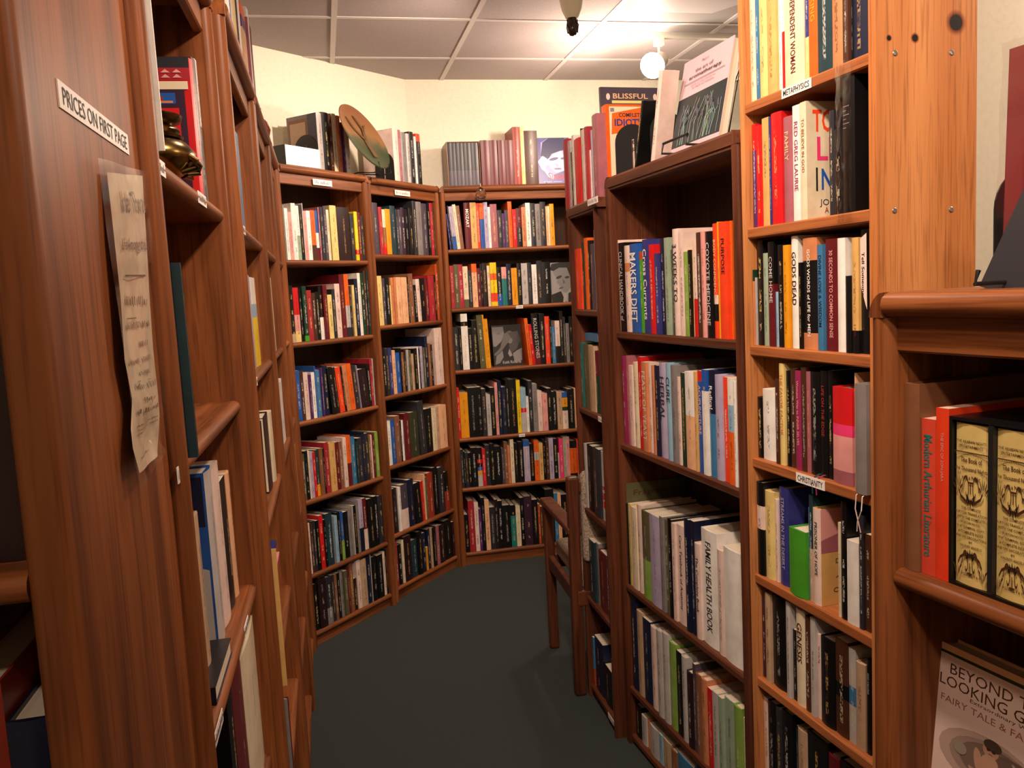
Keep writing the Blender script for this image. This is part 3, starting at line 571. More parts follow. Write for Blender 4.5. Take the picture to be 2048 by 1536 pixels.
for b in BOOKS:
    c = b.c; segs = parse_col(b.col)
    base = Matrix.Translation(c_pt(c, b.u0, b.yo, b.z + .0004)) @ Matrix.Rotation(c.ang, 4, 'Z') @ lean_matrix(b)
    if id(b) not in indiv:
        st = len(mass.v); _, pb = book_mb(b.t, b.h, b.d, segs, b.hard, b.seed, b.cover, base, mass)
        st = len(mass.v); mass.box(*pb, mi=1, col=(.7, .6, .45, 1)); mass.xf(base, st)
        continue
    mb, pb = book_mb(b.t, b.h, b.d, segs, b.hard, b.seed, b.cover)
    if b.title or b.bare:
        mb.uv = [None] * len(mb.uv)
    o = build(mb, 'book', [M_COVER], smooth=50); o.matrix_world = base; b.obj = o
    build(MB().box(*pb), 'page_block', M_PAPER, o)
    th = 'thick ' if b.t > .035 else 'thin ' if b.t < .012 else ''
    if b.h > .27: th = 'tall ' + th
    elif b.h < .17: th = 'short ' + th
    kind = 'hardback' if b.hard else 'paperback'
    tag(o, f"{th}{colour_words(b.col)} {kind}, {ORD[b.n - 1]} from left, {b.where}".replace('  ', ' '), 'book', 'books, ' + b.where)
    if b.title:
        bul = min(b.t * (.12 if b.hard else .05), .004)
        vs_, fs, asp = text2d(b.title); hgt = b.t * b.tsize; ln = min(hgt * asp, b.h * .78); ztop = b.h * (.9 if ln > b.h * .6 else .86)
        def fn(x, y, hgt=hgt, ln=ln, ztop=ztop, t=b.t, bul=bul): return (t / 2 + (y - .5) * hgt, -bul - .0004, ztop - x * ln)
        tm = MB(); lettering(tm, b.title, fn, .01); build(tm, 'spine_title', flat(pc(b.ink)), o)
mo = build(mass, 'shelved_books', [M_COVER, M_PAPER], smooth=50)
tag(mo, 'closely packed smaller books on the far shelves', 'books', kind='stuff')
def find(where, n): return next(b for b in BOOKS if b.where == where and b.n == n)

# ------------------------------------------------------------------ printed covers
def art_mesh(items, fn, name, parent, rough=.38):
    """items: ('poly', colour, [(x,y)...]) | ('ell', colour, cx, cy, rx, ry[, rot]) | ('txt', colour, string, x0, y0, w, h[, bold]) | ('line', colour, width, [(x,y)...]); x,y in 0..1 of the cover; fn(x,y,lift)->point"""
    mb = MB(); k = 0
    for it in items:
        k += 1; lift = .0003 + k * .00006; colr = it[1] if isinstance(it[1], tuple) else pc(it[1])
        if it[0] == 'poly':
            b = len(mb.v); mb.v += [tuple(fn(x, y, lift)) for x, y in it[2]]; mb.face(range(b, b + len(it[2])), 0, colr)
        elif it[0] == 'ell':
            cx, cy, rx, ry = it[2:6]; rot = R(it[6]) if len(it) > 6 else 0; b = len(mb.v); n = 20
            for i in range(n):
                a = 2 * math.pi * i / n; x, y = rx * math.cos(a), ry * math.sin(a)
                mb.v.append(tuple(fn(cx + x * math.cos(rot) - y * math.sin(rot), cy + x * math.sin(rot) + y * math.cos(rot), lift)))
            mb.face(range(b, b + n), 0, colr)
        elif it[0] == 'txt':
            x0, y0, w_, h_ = it[3:7]; off = it[7] if len(it) > 7 else 0
            lettering(mb, it[2], lambda x, y: fn(x0 + x * w_, y0 + y * h_, lift), off, colr)
        elif it[0] == 'line':
            wd = it[2] / 2; pts = [Vector((*p, 0)) for p in it[3]]; b = len(mb.v); n = len(pts)
            for i, p in enumerate(pts):
                t = (pts[min(i + 1, n - 1)] - pts[max(i - 1, 0)]).normalized(); q = Vector((-t.y, t.x, 0)) * wd
                mb.v += [tuple(fn(p.x + q.x, p.y + q.y, lift)), tuple(fn(p.x - q.x, p.y - q.y, lift))]
            for i in range(n - 1): mb.face((b + 2 * i, b + 2 * i + 1, b + 2 * i + 3, b + 2 * i + 2), 0, colr)
    return build(mb, name, M_ART, parent)
def rect(x0, y0, x1, y1): return [(x0, y0), (x1, y0), (x1, y1), (x0, y1)]
def side_art(b, side, items):
    """art on the left (x=0) or right (x=t) cover of a shelved book; x runs left to right as the viewer reads it"""
    if side == 'R': fn = lambda x, y, l: (b.t + l, x * b.d, y * b.h)
    else: fn = lambda x, y, l: (-l, (1 - x) * b.d, y * b.h)
    return art_mesh(items, fn, 'cover_print', b.obj)
def spiral(cx, cy, r, turns, a0=0, flip=1, n=22):
    return [(cx + r * (1 - i / n * .85) * math.cos(a0 + flip * turns * 6.283 * i / n), cy + r * (1 - i / n * .85) * math.sin(a0 + flip * turns * 6.283 * i / n)) for i in range(n + 1)]

# front covers that show on the shelves
b = find('shelf under METAPHYSICS label' + W6, 8)
side_art(b, 'R', [('txt', 'T', 'TO', .09, .74, .30, .19, .02), ('txt', 'q', 'LI', .15, .5, .22, .2, .02), ('txt', 'k', 'I', .13, .24, .025, .2, .03), ('txt', 'b', 'N', .21, .25, .16, .18, .02), ('txt', 'g', 'JOE', .18, .1, .2, .07), ('txt', 'B', 'A', .25, .05, .06, .05)])
b = find('shelf under CHRISTIANITY label' + W6, 8)
side_art(b, 'R', [('poly', 'P', rect(0, .55, 1, 1)), ('poly', 'V', [(0, .55), (0, .68), (.6, .8), (1, .9), (1, .55)]), ('poly', 'Q', rect(.4, .55, 1, .6)), ('txt', 'u', 'DREAMS', .24, .43, .6, .05), ('txt', 'g', 'Dare', .36, .35, .3, .05), ('txt', 'g', 'ABOUT THE', .24, .28, .5, .02), ('txt', 'm', 'CATHERINE', .2, .13, .65, .05)])
b = find('brass-pot shelf' + WL1, 2)
tri = []
for i in range(11):
    for z in (.86, .895): tri.append(('poly', 'P', [(.02 + i * .085, z), (.09 + i * .085, z), (.055 + i * .085, z + (.025 if z < .87 else -.0) + (.0 if z < .87 else .025))]))
side_art(b, 'L', [('poly', 'g', rect(0, .93, 1, 1)), ('poly', 'D', rect(0, .845, 1, .93)), *tri, ('poly', 'c', rect(0, .78, .98, .835)), ('poly', 'Q', rect(0, .02, .95, .78)), ('poly', 'r', rect(.0, .68, .55, .755)), ('poly', 'x', rect(.42, .69, .52, .745)), ('line', 'P', .008, [(.08, .73), (.36, .73)]), ('line', 'P', .008, [(.08, .71), (.3, .71)]), ('poly', 'b', rect(.6, .68, .88, .755)), ('ell', 'B', .74, .715, .05, .03), ('poly', 'O', rect(.62, .685, .86, .7)), ('poly', 'r', rect(.0, .16, .9, .65)), ('poly', 'n', rect(.6, .05, .9, .14)), ('ell', 'a', .72, .1, .05, .025)])
b = find('flat-lying black book shelf' + WL1, 2)
side_art(b, 'L', [('poly', 'n', rect(0, .7, .98, .98)), ('poly', 'h', [(0, 0), (.98, 0), (.98, .45), (.75, .5), (.5, .72), (.3, .66), (0, .75)]), ('line', 'x', .012, [(.3, .12), (.82, .12), (.82, .7)]), ('line', 'g', .01, [(.15, .63), (.5, .63)]), ('line', 'g', .01, [(.15, .6), (.55, .6)]), ('line', 'g', .01, [(.15, .57), (.52, .57)]), ('poly', 'g', rect(.6, .03, .72, .08))])
b = find('third shelf' + WL2, 1)
side_art(b, 'L', [('line', 'c', .03, [(.0, .98), (.98, .98), (.98, .02)]), ('txt', 'O', "SIN'S", .45, .8, .35, .06), ('txt', 'O', 'THREAT', .4, .7, .42, .06), ('ell', 'D', .5, .48, .1, .08), ('ell', 'D', .55, .36, .12, .05), ('txt', 'M', 'RISING', .4, .22, .4, .05), ('txt', 'M', 'DEALER', .4, .14, .45, .05)])
b = find('fourth shelf' + WL2, 1)
side_art(b, 'L', [('line', 'm', .015, [(.0, .93), (.85, .93), (.85, .0)])])
b = find('top of white-box bookcase', 1)
side_art(b, 'L', [('poly', 'M', rect(.05, .06, .68, .94)), ('poly', 't', rect(.1, .1, .62, .88)), ('poly', 'z', rect(.7, 0, .98, 1))])
b = find('third shelf' + W5, 1)
side_art(b, 'R', [('txt', 'm', 'Fragrance', .12, .86, .7, .07)])
b = find('top of wide dark bookcase', 1)
side_art(b, 'R', [('txt', 'N', 'BLISSFUL', .2, .88, .58, .055, .015), ('ell', 'i', .12, .9, .032, .035), ('ell', 'i', .9, .9, .032, .035), ('poly', 'Y', rect(.18, .83, .8, .86))])
b = find('top of wide dark bookcase', 2)
side_art(b, 'R', [('poly', 'c', rect(.05, .03, .95, .97)), ('poly', 'o', [(.08, .6), (.1, .88), (.7, .97), (.74, .68)]), ('txt', 'n', 'COMPLETE', .22, .83, .42, .055, .02), ('txt', 'I', "IDIOT'S", .14, .71, .52, .1, .03), ('poly', 'G', rect(.07, .9, .14, .95)), *[('line', 'G', .006, [(.75, .93 - i * .035), (.92, .93 - i * .035)]) for i in range(14)], ('txt', 'n', 'e', .44, .47, .06, .05), ('txt', 'n', 'R', .44, .36, .07, .06)])
b = find('third visible shelf' + W6, 18)
art_mesh([('poly', 'i', [(.1, .93), (.92, .97), (.95, .36), (.75, .4), (.35, .5), (.14, .55)]), ('txt', 'z', 'LAURIE', .3, .2, .3, .01)], lambda x, y, l: (x * b.t, -.0035 - l * .5, y * b.h), 'spine_panel', b.obj)
tm = MB(); lettering(tm, 'Tell Someone', lambda x, y: (b.t * (.3 + y * .36), -.0042, b.h * (.82 - x * .35)), .01); build(tm, 'spine_lettering', flat(pc('k')), b.obj)

def cmat(c, u, y, z): return Matrix.Translation(c_pt(c, u, y, z)) @ Matrix.Rotation(c.ang, 4, 'Z')
def faceout(c, u0, u1, y, z, h, t, tilt, col, items, label, hard=True, yaw=0, group=None, matrix=None):
    """a book standing with its front cover to the viewer, leaning back by tilt degrees"""
    wd = u1 - u0
    mb = MB(); th = .0022 if hard else .0006; cc = pc(col)
    # spine on the left, boards front and back
    mb.box(0, wd, 0, th, 0, h, 0, cc); mb.box(0, wd, t - th, t, 0, h, 0, cc); mb.box(-.001, .0015, 0, t, 0, h, 0, cc)
    M = matrix or (cmat(c, u0, y, z) @ Matrix.Rotation(R(yaw), 4, 'Z') @ Matrix.Rotation(R(-tilt), 4, 'X'))
    o = build(mb, 'book', [M_COVER]); o.matrix_world = M
    r = .004 if hard else .0006
    build(MB().box(.0016, wd - r, th + .0001, t - th - .0001, r, h - r), 'page_block', M_PAPER, o)
    if items: art_mesh(items, lambda x, yy, l: (x * wd, -l, yy * h), 'cover_print', o)
    return tag(o, label, 'book', group)
c = CASES['C3']
# dark portrait cover, second shelf
u0, u1 = c_u(c, 1104, 1.57, .03), c_u(c, 1145, 1.57, .03)
GR = lambda v: (v * .6, v * .57, v * .56, 1)
faceout(c, u0, min(u0 + .155, c.W - .003), .04, c.z[1], .232, .03, 8, 'h', [('poly', GR(.42), rect(0, 0, 1, 1)), ('poly', GR(.02), [(0, .82), (.1, .97), (.45, 1), (1, 1), (1, .55), (.82, .62), (.72, .86), (.4, .86), (.2, .78)]), ('poly', GR(.30), [(.12, .78), (.4, .87), (.72, .86), (.84, .6), (.8, .35), (.6, .22), (.42, .3), (.36, .42), (.24, .5), (.3, .6), (.18, .68)]), ('ell', GR(.06), .36, .63, .13, .035, 12), ('ell', GR(.04), .7, .62, .1, .03, 4), ('ell', GR(.12), .42, .36, .1, .022, 10), ('poly', GR(.14), [(.5, .6), (.6, .5), (.52, .45)]), ('poly', GR(.015), [(0, 0), (0, .2), (.4, .28), (.5, .1), (.6, 0)]), ('poly', GR(.5), [(.45, 0), (.52, .22), (.62, .24), (.62, .1), (.55, 0)]), ('poly', GR(.02), [(.66, 0), (.7, .22), (1, .3), (1, 0)])], 'book showing a dark-haired portrait in grey, second shelf of back bookcase')
# monochrome cover with hands, third shelf
u0, u1 = c_u(c, 900 + 690 / 7.877, 1.24, .05), c_u(c, 900 + 1152 / 7.877, 1.24, .05)
faceout(c, u0, u1, .06, c.z[2], .238, .035, 9, 'k', [('poly', GR(.02), rect(0, 0, 1, 1)), ('poly', GR(.33), [(.02, .5), (.02, .96), (.4, .96), (.42, .78), (.3, .6), (.1, .48)]), ('poly', GR(.2), [(.02, .3), (.25, .45), (.4, .78), (.6, .86), (.78, .8), (.72, .62), (.5, .55), (.3, .38), (.06, .26)]), ('poly', GR(.1), [(.55, .8), (.9, .84), (.96, .6), (.8, .4), (.6, .3), (.55, .5), (.7, .62)]), ('ell', GR(.28), .62, .6, .08, .05, 40), ('ell', GR(.22), .5, .68, .05, .03, -30), ('poly', GR(.42), [(.55, .42), (.6, .34), (.65, .25), (.55, .22), (.5, .3)]), ('poly', GR(.36), [(.66, .3), (.8, .36), (.98, .42), (.96, .12), (.7, .1)]), ('poly', GR(.3), [(.04, .05), (.1, .26), (.32, .38), (.34, .22), (.2, .08)]), ('txt', GR(.05), 'Life', .16, .78, .13, .05), ('txt', GR(.7), 'Keith Richards', .3, .06, .62, .07, .01)], 'book with a grey photograph of hands, standing mid third shelf of back bookcase')
# violet portrait on top
u0 = c_u(c, 870 + 1240 / 6.02, 2.3, .06); u1 = u0 + .20
VI = lambda r, g, b_: (r, g, b_, 1)
faceout(c, u0, u1, .07, c.top, .272, .03, 7, 'I', [('poly', VI(.10, .09, .30), rect(0, 0, 1, 1)), ('poly', VI(.35, .3, .6), [(.1, .35), (.15, .9), (.35, .98), (.8, .98), (.95, .5), (.8, .3), (.4, .2)]), ('poly', VI(.02, .02, .09), [(.12, .62), (.2, .9), (.4, 1), (.85, 1), (.95, .75), (.7, .72), (.45, .66), (.3, .5)]), ('poly', VI(.62, .55, .85), [(.28, .52), (.5, .66), (.75, .72), (.85, .5), (.78, .3), (.55, .26), (.38, .36)]), ('ell', VI(.10, .09, .25), .5, .55, .14, .03, 8), ('ell', VI(.12, .1, .28), .78, .56, .08, .025, 5), ('ell', VI(.4, .35, .62), .58, .42, .06, .03, -30), ('ell', VI(.2, .1, .3), .6, .34, .12, .02, 0), ('poly', VI(.6, .55, .8), [(.02, .5), (.18, .62), (.3, .56), (.33, .44), (.22, .38), (.35, .24), (.48, .2), (.4, .16), (.12, .34)]), ('poly', VI(.8, .75, .92), [(.2, .3), (.38, .18), (.48, .2), (.44, .12), (.3, .18)]), ('txt', 'r', 'Sinatra', .3, .12, .62, .14, .01), ('line', 'v', .012, [(.15, .07), (.4, .07)]), ('line', 'v', .012, [(.45, .07), (.7, .07)])], 'book with a violet portrait cover standing on top of the back bookcase')
eb = MB().tube([(0, -.02, .012), (0, -.03, .004), (0, 0, .003), (.12, 0, .003), (.12, -.03, .004), (.12, -.02, .012)], .0025, 6)
o = build(eb, 'book_easel', M_BLACK, smooth=50); o.matrix_world = cmat(c, u0 + .04, .075, c.top + .001); tag(o, 'low black wire easel under the violet portrait book', 'easel')

# boxed sets ----------------------------------------------------------------
def slipcase(c, u0, u1, y, z, h, d, col, label, matcol=None):
    t = .004; mb = MB(); k = pc(col); W_ = u1 - u0
    mb.box(0, t, 0, d, 0, h, 0, k); mb.box(W_ - t, W_, 0, d, 0, h, 0, k); mb.box(t, W_ - t, d - t, d, 0, h, 0, k); mb.box(t, W_ - t, 0, d - t, 0, t, 0, k); mb.box(t, W_ - t, 0, d - t, h - t, h, 0, k)
    o = build(mb, 'slipcase', [M_COVER]); o.matrix_world = cmat(c, u0, y, z + .0004); return tag(o, label, 'slipcase')
ua = c_u(c, 870 + 158 / 6.02, 2.25, .03); ub = c_u(c, 870 + 548 / 6.02, 2.25, .03); zt = c_z(c, 230 + 320 / 6.02, (ua + ub) / 2, .03)
hs = zt - c.top
slipcase(c, ua - .002, ub, .03, c.top, hs, .17, 'M', 'brown open-fronted slipcase holding four dark volumes on the back bookcase')
def volume(c, u0, u1, y, z, h, d, col, label, group=None):
    mb, pb = book_mb(u1 - u0 - .0006, h, d, parse_col(col), True, int(u0 * 1000)); mb.uv = [None] * len(mb.uv)
    o = build(mb, 'book', [M_COVER], smooth=50); o.matrix_world = cmat(c, u0, y, z); build(MB().box(*pb), 'page_block', M_PAPER, o); o['t'] = u1 - u0; return tag(o, label, 'book', group)
n4 = (ub - ua - .012) / 4
for i in range(4):
    volume(c, ua + .004 + i * n4, ua + .004 + (i + 1) * n4, .034, c.top + .0048, hs - .011, .155, 'g.35z', f'{ORD[i]} dark grey volume from left in the brown slipcase', 'volumes in the brown slipcase')
c = CASES['R0']
ua = c_u(c, 1770 + 393 / 3.072, 1.25, .02); hs = c_z(c, 760 + 228 / 3.072, ua + .01, .02) - c.z[0]
vw = c_u(c, 1770 + 640 / 3.072, 1.25, .02) - ua
slipcase(c, ua, ua + 3 * vw + .006, .02, c.z[0], hs, .19, 'k', 'black slipcase with cream decorated volumes in the low corner bookcase')
for i in (1, 2): build(MB().box(ua + .006 + i * vw - .0075, ua + .006 + i * vw - .0006, .019, .2, c.z[0] + .0045, c.z[0] + hs - .0045), 'divider', M_BLACK, bpy.data.objects['slipcase.001']).matrix_parent_inverse = bpy.data.objects['slipcase.001'].matrix_world.inverted() @ cmat(c, 0, 0, 0)
def ornament(cx, cy, s, up=1):
    it = []
    for f in (1, -1):
        it.append(('line', 'm', .016 * s, [(cx + f * (x - cx), y) for x, y in spiral(cx + .12 * s, cy + .02 * s * up, .11 * s, .9, 0, 1)]))
        for i in range(6):
            a = R(20 + i * 28); px_, py_ = cx + f * (.36 + .1 * math.cos(a)) * s, cy + up * (.02 + .055 * math.sin(a) * 1.0) * s
            it.append(('ell', 'm', px_, py_, .035 * s, .009 * s, math.degrees(a) * f))
        it.append(('line', 'm', .02 * s, [(cx, cy - .045 * s * up), (cx + f * .12 * s, cy - .05 * s * up), (cx + f * .28 * s, cy - .02 * s * up), (cx + f * .34 * s, cy + .02 * s * up)]))
    for i in range(5):
        a = R(90 + (i - 2) * 38); it.append(('ell', 'k', cx + .09 * s * math.cos(a), cy - up * (.02 + .035 * math.sin(a)) * s, .03 * s, .012 * s, math.degrees(-a * up)))
    it.append(('line', 'm', .02 * s, [(cx, cy), (cx, cy + .07 * s * up)])); it.append(('line', 'm', .012 * s, [(cx - .07 * s, cy + .07 * s * up), (cx + .07 * s, cy + .07 * s * up)]))
    return it
for i, vol in enumerate(('VOLUMES I & II', 'VOLUMES V & VI')):
    o = volume(c, ua + .006 + i * vw, ua + .006 + i * vw + vw - .008, .026, c.z[0] + .0048, hs - .012, .165, 'Y', ('cream decorated volume nearer the red paperback, in the black slipcase', 'cream decorated volume farther from the red paperback, in the black slipcase')[i])
    t_ = o['t']; hb = hs - .012; del o['t']
    fn = lambda x, y, l: (x * t_, -.0042 - l * .3 + .0, y * hb)
    it = []
    for s_, y, hh, wd in (('THE ARABIAN NIGHTS', .885, .017, .84), ('ENTERTAINMENTS', .855, .017, .66), ('The Book of', .765, .032, .6), ('the Thousand Nights', .705, .034, .92), ('and a Night', .655, .032, .52), ('THE COMPLETE', .475, .016, .55), ('BURTON TRANSLATION', .445, .016, .9), ('WITH THE COMPLETE', .415, .016, .8), ('BURTON NOTES,', .385, .016, .55), ('THE TERMINAL ESSAY,', .355, .016, .8), ('A COMPLETE INDEX', .325, .016, .72), ('AND 599 DECORATIONS', .295, .016, .9), ('BY', .268, .014, .1), ('VALENTI ANGELO', .238, .016, .64), (vol, .06, .016, .55)):
        it.append(('txt', 'm', s_, .5 - wd / 2, y, wd, hh, .01))
    it.append(('line', 'm', .006, [(.02, .828), (.98, .828)]))
    it += [('line', 'm', .012, [(.03 + k * .045, .812), (.03 + k * .045, .83)]) for k in range(22)]
    it += ornament(.5, .575, 1, 1) + ornament(.5, .15, 1, -1)
    art_mesh(it, fn, 'spine_print', o)
zb = c.z[1]; yb = .06
ub = c_u(c, 1826, 1.0, yb); hh = min(c_z(c, 1284, ub + .02, yb) - zb, .335)
bl = [('poly', 'N', rect(0, 0, 1, 1)), ('poly', 'i', rect(.08, 0, 1, .96)), ('line', 'f', .022, [(.085, 0), (.085, .955), (1, .955)]),
      ('txt', 'm', 'BEYOND THE', .2, .845, .68, .06, .0), ('txt', 'm', 'LOOKING GLASS', .13, .77, .82, .06, .0), ('txt', 'm', 'Extraordinary Works of', .36, .735, .55, .026), ('txt', 'V', 'FAIRY TALE & FANTASY', .15, .68, .82, .038)]
dk = lambda a: (.16 * a, .11 * a, .08 * a, 1)
bl += [('ell', (.50, .36, .30, 1), .52, .45, .36, .155), ('ell', (.34, .24, .2, 1), .55, .45, .31, .13), ('ell', dk(1.2), .57, .455, .26, .11), ('ell', dk(.9), .7, .47, .2, .085), ('ell', (.46, .25, .17, 1), .53, .545, .055, .045), ('ell', dk(.4), .54, .572, .062, .032), ('ell', dk(.2), .513, .545, .012, .008), ('ell', dk(.2), .55, .543, .012, .008), ('ell', (.3, .09, .07, 1), .53, .522, .014, .005),
       ('ell', (.5, .3, .2, 1), .53, .47, .06, .05), ('ell', (.5, .28, .19, 1), .455, .45, .03, .075, 18), ('ell', (.52, .3, .2, 1), .54, .405, .1, .022, 8), ('ell', (.5, .28, .19, 1), .43, .385, .045, .014, -20), ('ell', (.42, .38, .3, 1), .6, .425, .06, .03, 30), ('ell', (.3, .26, .2, 1), .32, .47, .05, .035), ('ell', (.36, .33, .27, 1), .72, .5, .06, .012, -40), ('ell', (.36, .33, .27, 1), .8, .4, .03, .03), ('txt', 'm', 'Novels, Stories & Poetry', .36, .27, .56, .022), ('txt', 'm', 'from the Victorian Era', .38, .235, .5, .022)]
faceout(c, ub, ub + .225, yb, zb, hh, .032, 6, 'N', bl, 'large pale fairy-tale book with green border, facing out in the low corner bookcase')

# pink-and-black book on the wide dark bookcase -----------------------------
c = CASES['R2']
u0 = c_u(c, 1338, 2.0, .045)
fern = []
rf = random.Random(5)
for i in range(26):
    x = rf.uniform(.05, .95); fern.append(('line', (.16 + rf.random() * .2, .2 + rf.random() * .2, .22 + rf.random() * .16, 1), .008, [(x, .1), (x + rf.uniform(-.05, .08), .3), (x + rf.uniform(-.05, .16), .3 + rf.uniform(.05, .25))]))
for i in range(12): fern.append(('ell', (.08, .08, .11, 1), rf.uniform(.1, .95), rf.uniform(.3, .5), .02, .045, rf.uniform(-30, 30)))
faceout(c, u0, u0 + .262, .045, c.top + .004, .262, .022, 12, 'i', [('poly', (.62, .42, .46, 1), rect(0, 0, 1, 1)), ('poly', (.022, .032, .034, 1), rect(0, .085, 1, .6)), *fern, ('txt', 'g', 'the art of', .3, .83, .36, .035), ('txt', 'x', 'aromatherapy', .18, .765, .66, .045, .012), ('line', 'Q', .005, [(.1, .735), (.92, .735)]), ('txt', 'V', 'a guide to using essential oils', .24, .695, .5, .02), ('txt', 'V', 'for health and relaxation', .28, .665, .44, .02), ('txt', 'Q', 'Part I', .42, .91, .12, .025)], 'pink-and-black herbal book propped on the wide dark bookcase')
es = MB().tube([(0, -.05, .03), (0, -.055, .004), (0, .0, .003), (.14, 0, .003), (.14, -.055, .004), (.14, -.05, .03), (.0, -.05, .03)], .0035, 6).tube([(.07, 0, .003), (.07, .1, .003), (.07, .15, .22), (.07, .06, .004)], .003, 6)
o = build(es, 'book_easel', M_BLACK, smooth=50); o.matrix_world = cmat(c, u0 + .05, .05, c.top + .0035); tag(o, 'black wire easel holding the pink-and-black herbal book', 'easel')
# pale leaning book and black glittering book to its left
def leaning(c, u, y, z, t, h, d, lean, col, label, yaw=0, title=None):
    mb, pb = book_mb(t, h, d, parse_col(col), True, int(u * 977)); 
    o = build(mb, 'book', [M_COVER], smooth=50); build(MB().box(*pb), 'page_block', M_PAPER, o)
    o.matrix_world = cmat(c, u, y, z) @ Matrix.Rotation(R(yaw), 4, 'Z') @ Matrix.Rotation(R(lean), 4, 'Y'); return tag(o, label, 'book')
ul = c_u(c, 1272, 2.0, .03)
lb = leaning(c, ul, .02, c.top + .001, .016, .20, .10, 20, 'k', 'black sequinned notebook leaning on the wide dark bookcase')
ul = c_u(c, 1302, 2.0, .02)
leaning(c, ul, .015, c.top + .001, .024, .25, .05, 17, 'i', 'pale pink book edge leaning beside the pink-and-black book')

# ------------------------------------------------------------------ bookends
def bookend(c, u, y, z, wd, h, label, base=.09, flip=1):
    n = 14; r = wd / 2; sw = .009
    pr = [(0, 0), (0, h - r)] + [(r - r * math.cos(math.pi * i / n), h - r + r * math.sin(math.pi * i / n)) for i in range(1, n)] + [(wd, h - r), (wd, 0), (r + sw / 2, 0), (r + sw / 2, h * .74), (r - sw / 2, h * .74), (r - sw / 2, 0)]
    e = obj('bookend', None); e.matrix_world = cmat(c, u, y, z)
    build(MB().prism(pr, 0, 0, .0018), 'upright_plate', M_BLACK, e)
    build(MB().box(*((0, base) if flip > 0 else (-base, 0)), .01, r - .008, 0, .0012), 'base_plate', M_BLACK, e)
    return tag(e, label, 'bookend')
c = CASES['C1']; b = find('top of white-box bookcase', 1)
bookend(c, b.u0 - .004, b.yo - .0, c.top, .15, .185, 'black arched metal bookend behind the white box', flip=-1)
c = CASES['C2']; b = find('top of right angled bookcase', 1)
bookend(c, b.u0 - .004, b.yo, c.top, .12, .155, 'black arched metal bookend beside the painted plate', flip=-1)
c = CASES['R2']; b = RB[1]
bookend(c, b.u0 + b.t + .003, b.yo + .025, c.top, .125, .175, 'black arched bookend against the orange cover on the wide dark bookcase', flip=1)
bookend(c, c_u(c, 1300, 2.0, .03), .03, c.top, .11, .15, 'black bookend behind the sequinned notebook', flip=1)
c = CASES['L3']; bookend(c, c_u(c, 400 + 880 / 9.6, 2.2, .03), .04, c.top, .12, .16, 'black arched bookend on the jug-topped bookcase', flip=-1)

# ------------------------------------------------------------------ small things on the bookcases
# white-fronted box
c = CASES['C1']; ua, ub = c_u(c, 571, 2.19, -.004), c_u(c, 640.5, 2.19, -.004); zt = c_z(c, 288, ua, -.004)
e = obj('card_box', None); e.matrix_world = cmat(c, ua, -.004, c.top); tag(e, 'black card box with a white front on the angled bookcase', 'box')
build(MB().box(0, ub - ua, .0015, .08, 0, zt - c.top), 'box_body', M_BLACK, e); build(MB().box(.001, ub - ua - .001, 0, .0015, .001, zt - c.top - .001), 'front_label', plain('white_card', (.88, .84, .8), .4), e)
# painted plate on a wire stand
nh = Vector((.90, -.34, 0)).normalized(); tl = R(27); nv = nh * math.cos(tl) + Vector((0, 0, math.sin(tl)))
rad = .178; pc_ = at_z(727, 275, TOP + rad * math.cos(tl) + .022)
def plate_material():
    m, N, L, b = mat('painted_plate')
    tc = N.new('ShaderNodeTexCoord'); n = N.new('ShaderNodeTexNoise'); n.inputs['Scale'].default_value = 9; n.inputs['Detail'].default_value = 4; L.new(tc.outputs['Object'], n.inputs['Vector'])
    sx = N.new('ShaderNodeSeparateXYZ'); L.new(tc.outputs['Object'], sx.inputs[0])
    v = mathn(N, L, 'ADD', mathn(N, L, 'MULTIPLY', sx.outputs[1], 2.6), mathn(N, L, 'MULTIPLY', n.outputs[0], .35))
    r = N.new('ShaderNodeValToRGB'); r.color_ramp.elements[0].position = .02; r.color_ramp.elements[0].color = (0.030, 0.042, 0.015, 1); r.color_ramp.elements[1].position = .22; r.color_ramp.elements[1].color = (0.216, 0.102, 0.033, 1)
    e = r.color_ramp.elements.new(.12); e.color = (0.066, 0.066, 0.030, 1); r.color_ramp.elements.new(.6).color = (0.180, 0.066, 0.024, 1)
    L.new(v, r.inputs[0]); L.new(r.outputs[0], b.inputs['Base Color']); b.inputs['Roughness'].default_value = .4
    return m
e = obj('painted_plate', None); tag(e, 'large round brown and green painted plate on a wire stand', 'plate')
X = Vector((0, 0, 1)).cross(nv).normalized(); Yv = nv.cross(X)
Mp = Matrix((X, Yv, nv)).transposed().to_4x4(); Mp.translation = pc_; e.matrix_world = Mp
pm = MB().lathe([(.0001, -.008), (rad * .55, -.008), (rad * .97, .004), (rad, .008), (rad * .985, .012), (rad * .9, .006), (rad * .6, -.002), (.0001, -.002)], 48)
build(pm, 'plate_disc', plate_material(), e, 40)
M_TREE = plain('painted_tree', (.10, .045, .012), .5)
tr = MB()
for pts, wd in (([(.02, -.11), (.0, -.03), (.03, .05), (.0, .12)], .02), ([(.0, -.02), (-.06, .04), (-.08, .1)], .012), ([(.02, .03), (.07, .08)], .01)):
    b0 = len(tr.v)
    for i, (x, y) in enumerate(pts): tr.v += [(x - wd * (1 - i * .2), y, .0045), (x + wd * (1 - i * .2), y, .0045)]
    for i in range(len(pts) - 1): tr.face((b0 + 2 * i, b0 + 2 * i + 1, b0 + 2 * i + 3, b0 + 2 * i + 2))
build(tr, 'painted_motif', M_TREE, e)
so = obj('plate_stand', None); so.location = Vector((pc_.x, pc_.y, TOP)); so.rotation_euler = (0, 0, math.atan2(nh.y, nh.x)); tag(so, 'bent wire stand under the painted plate', 'plate stand')
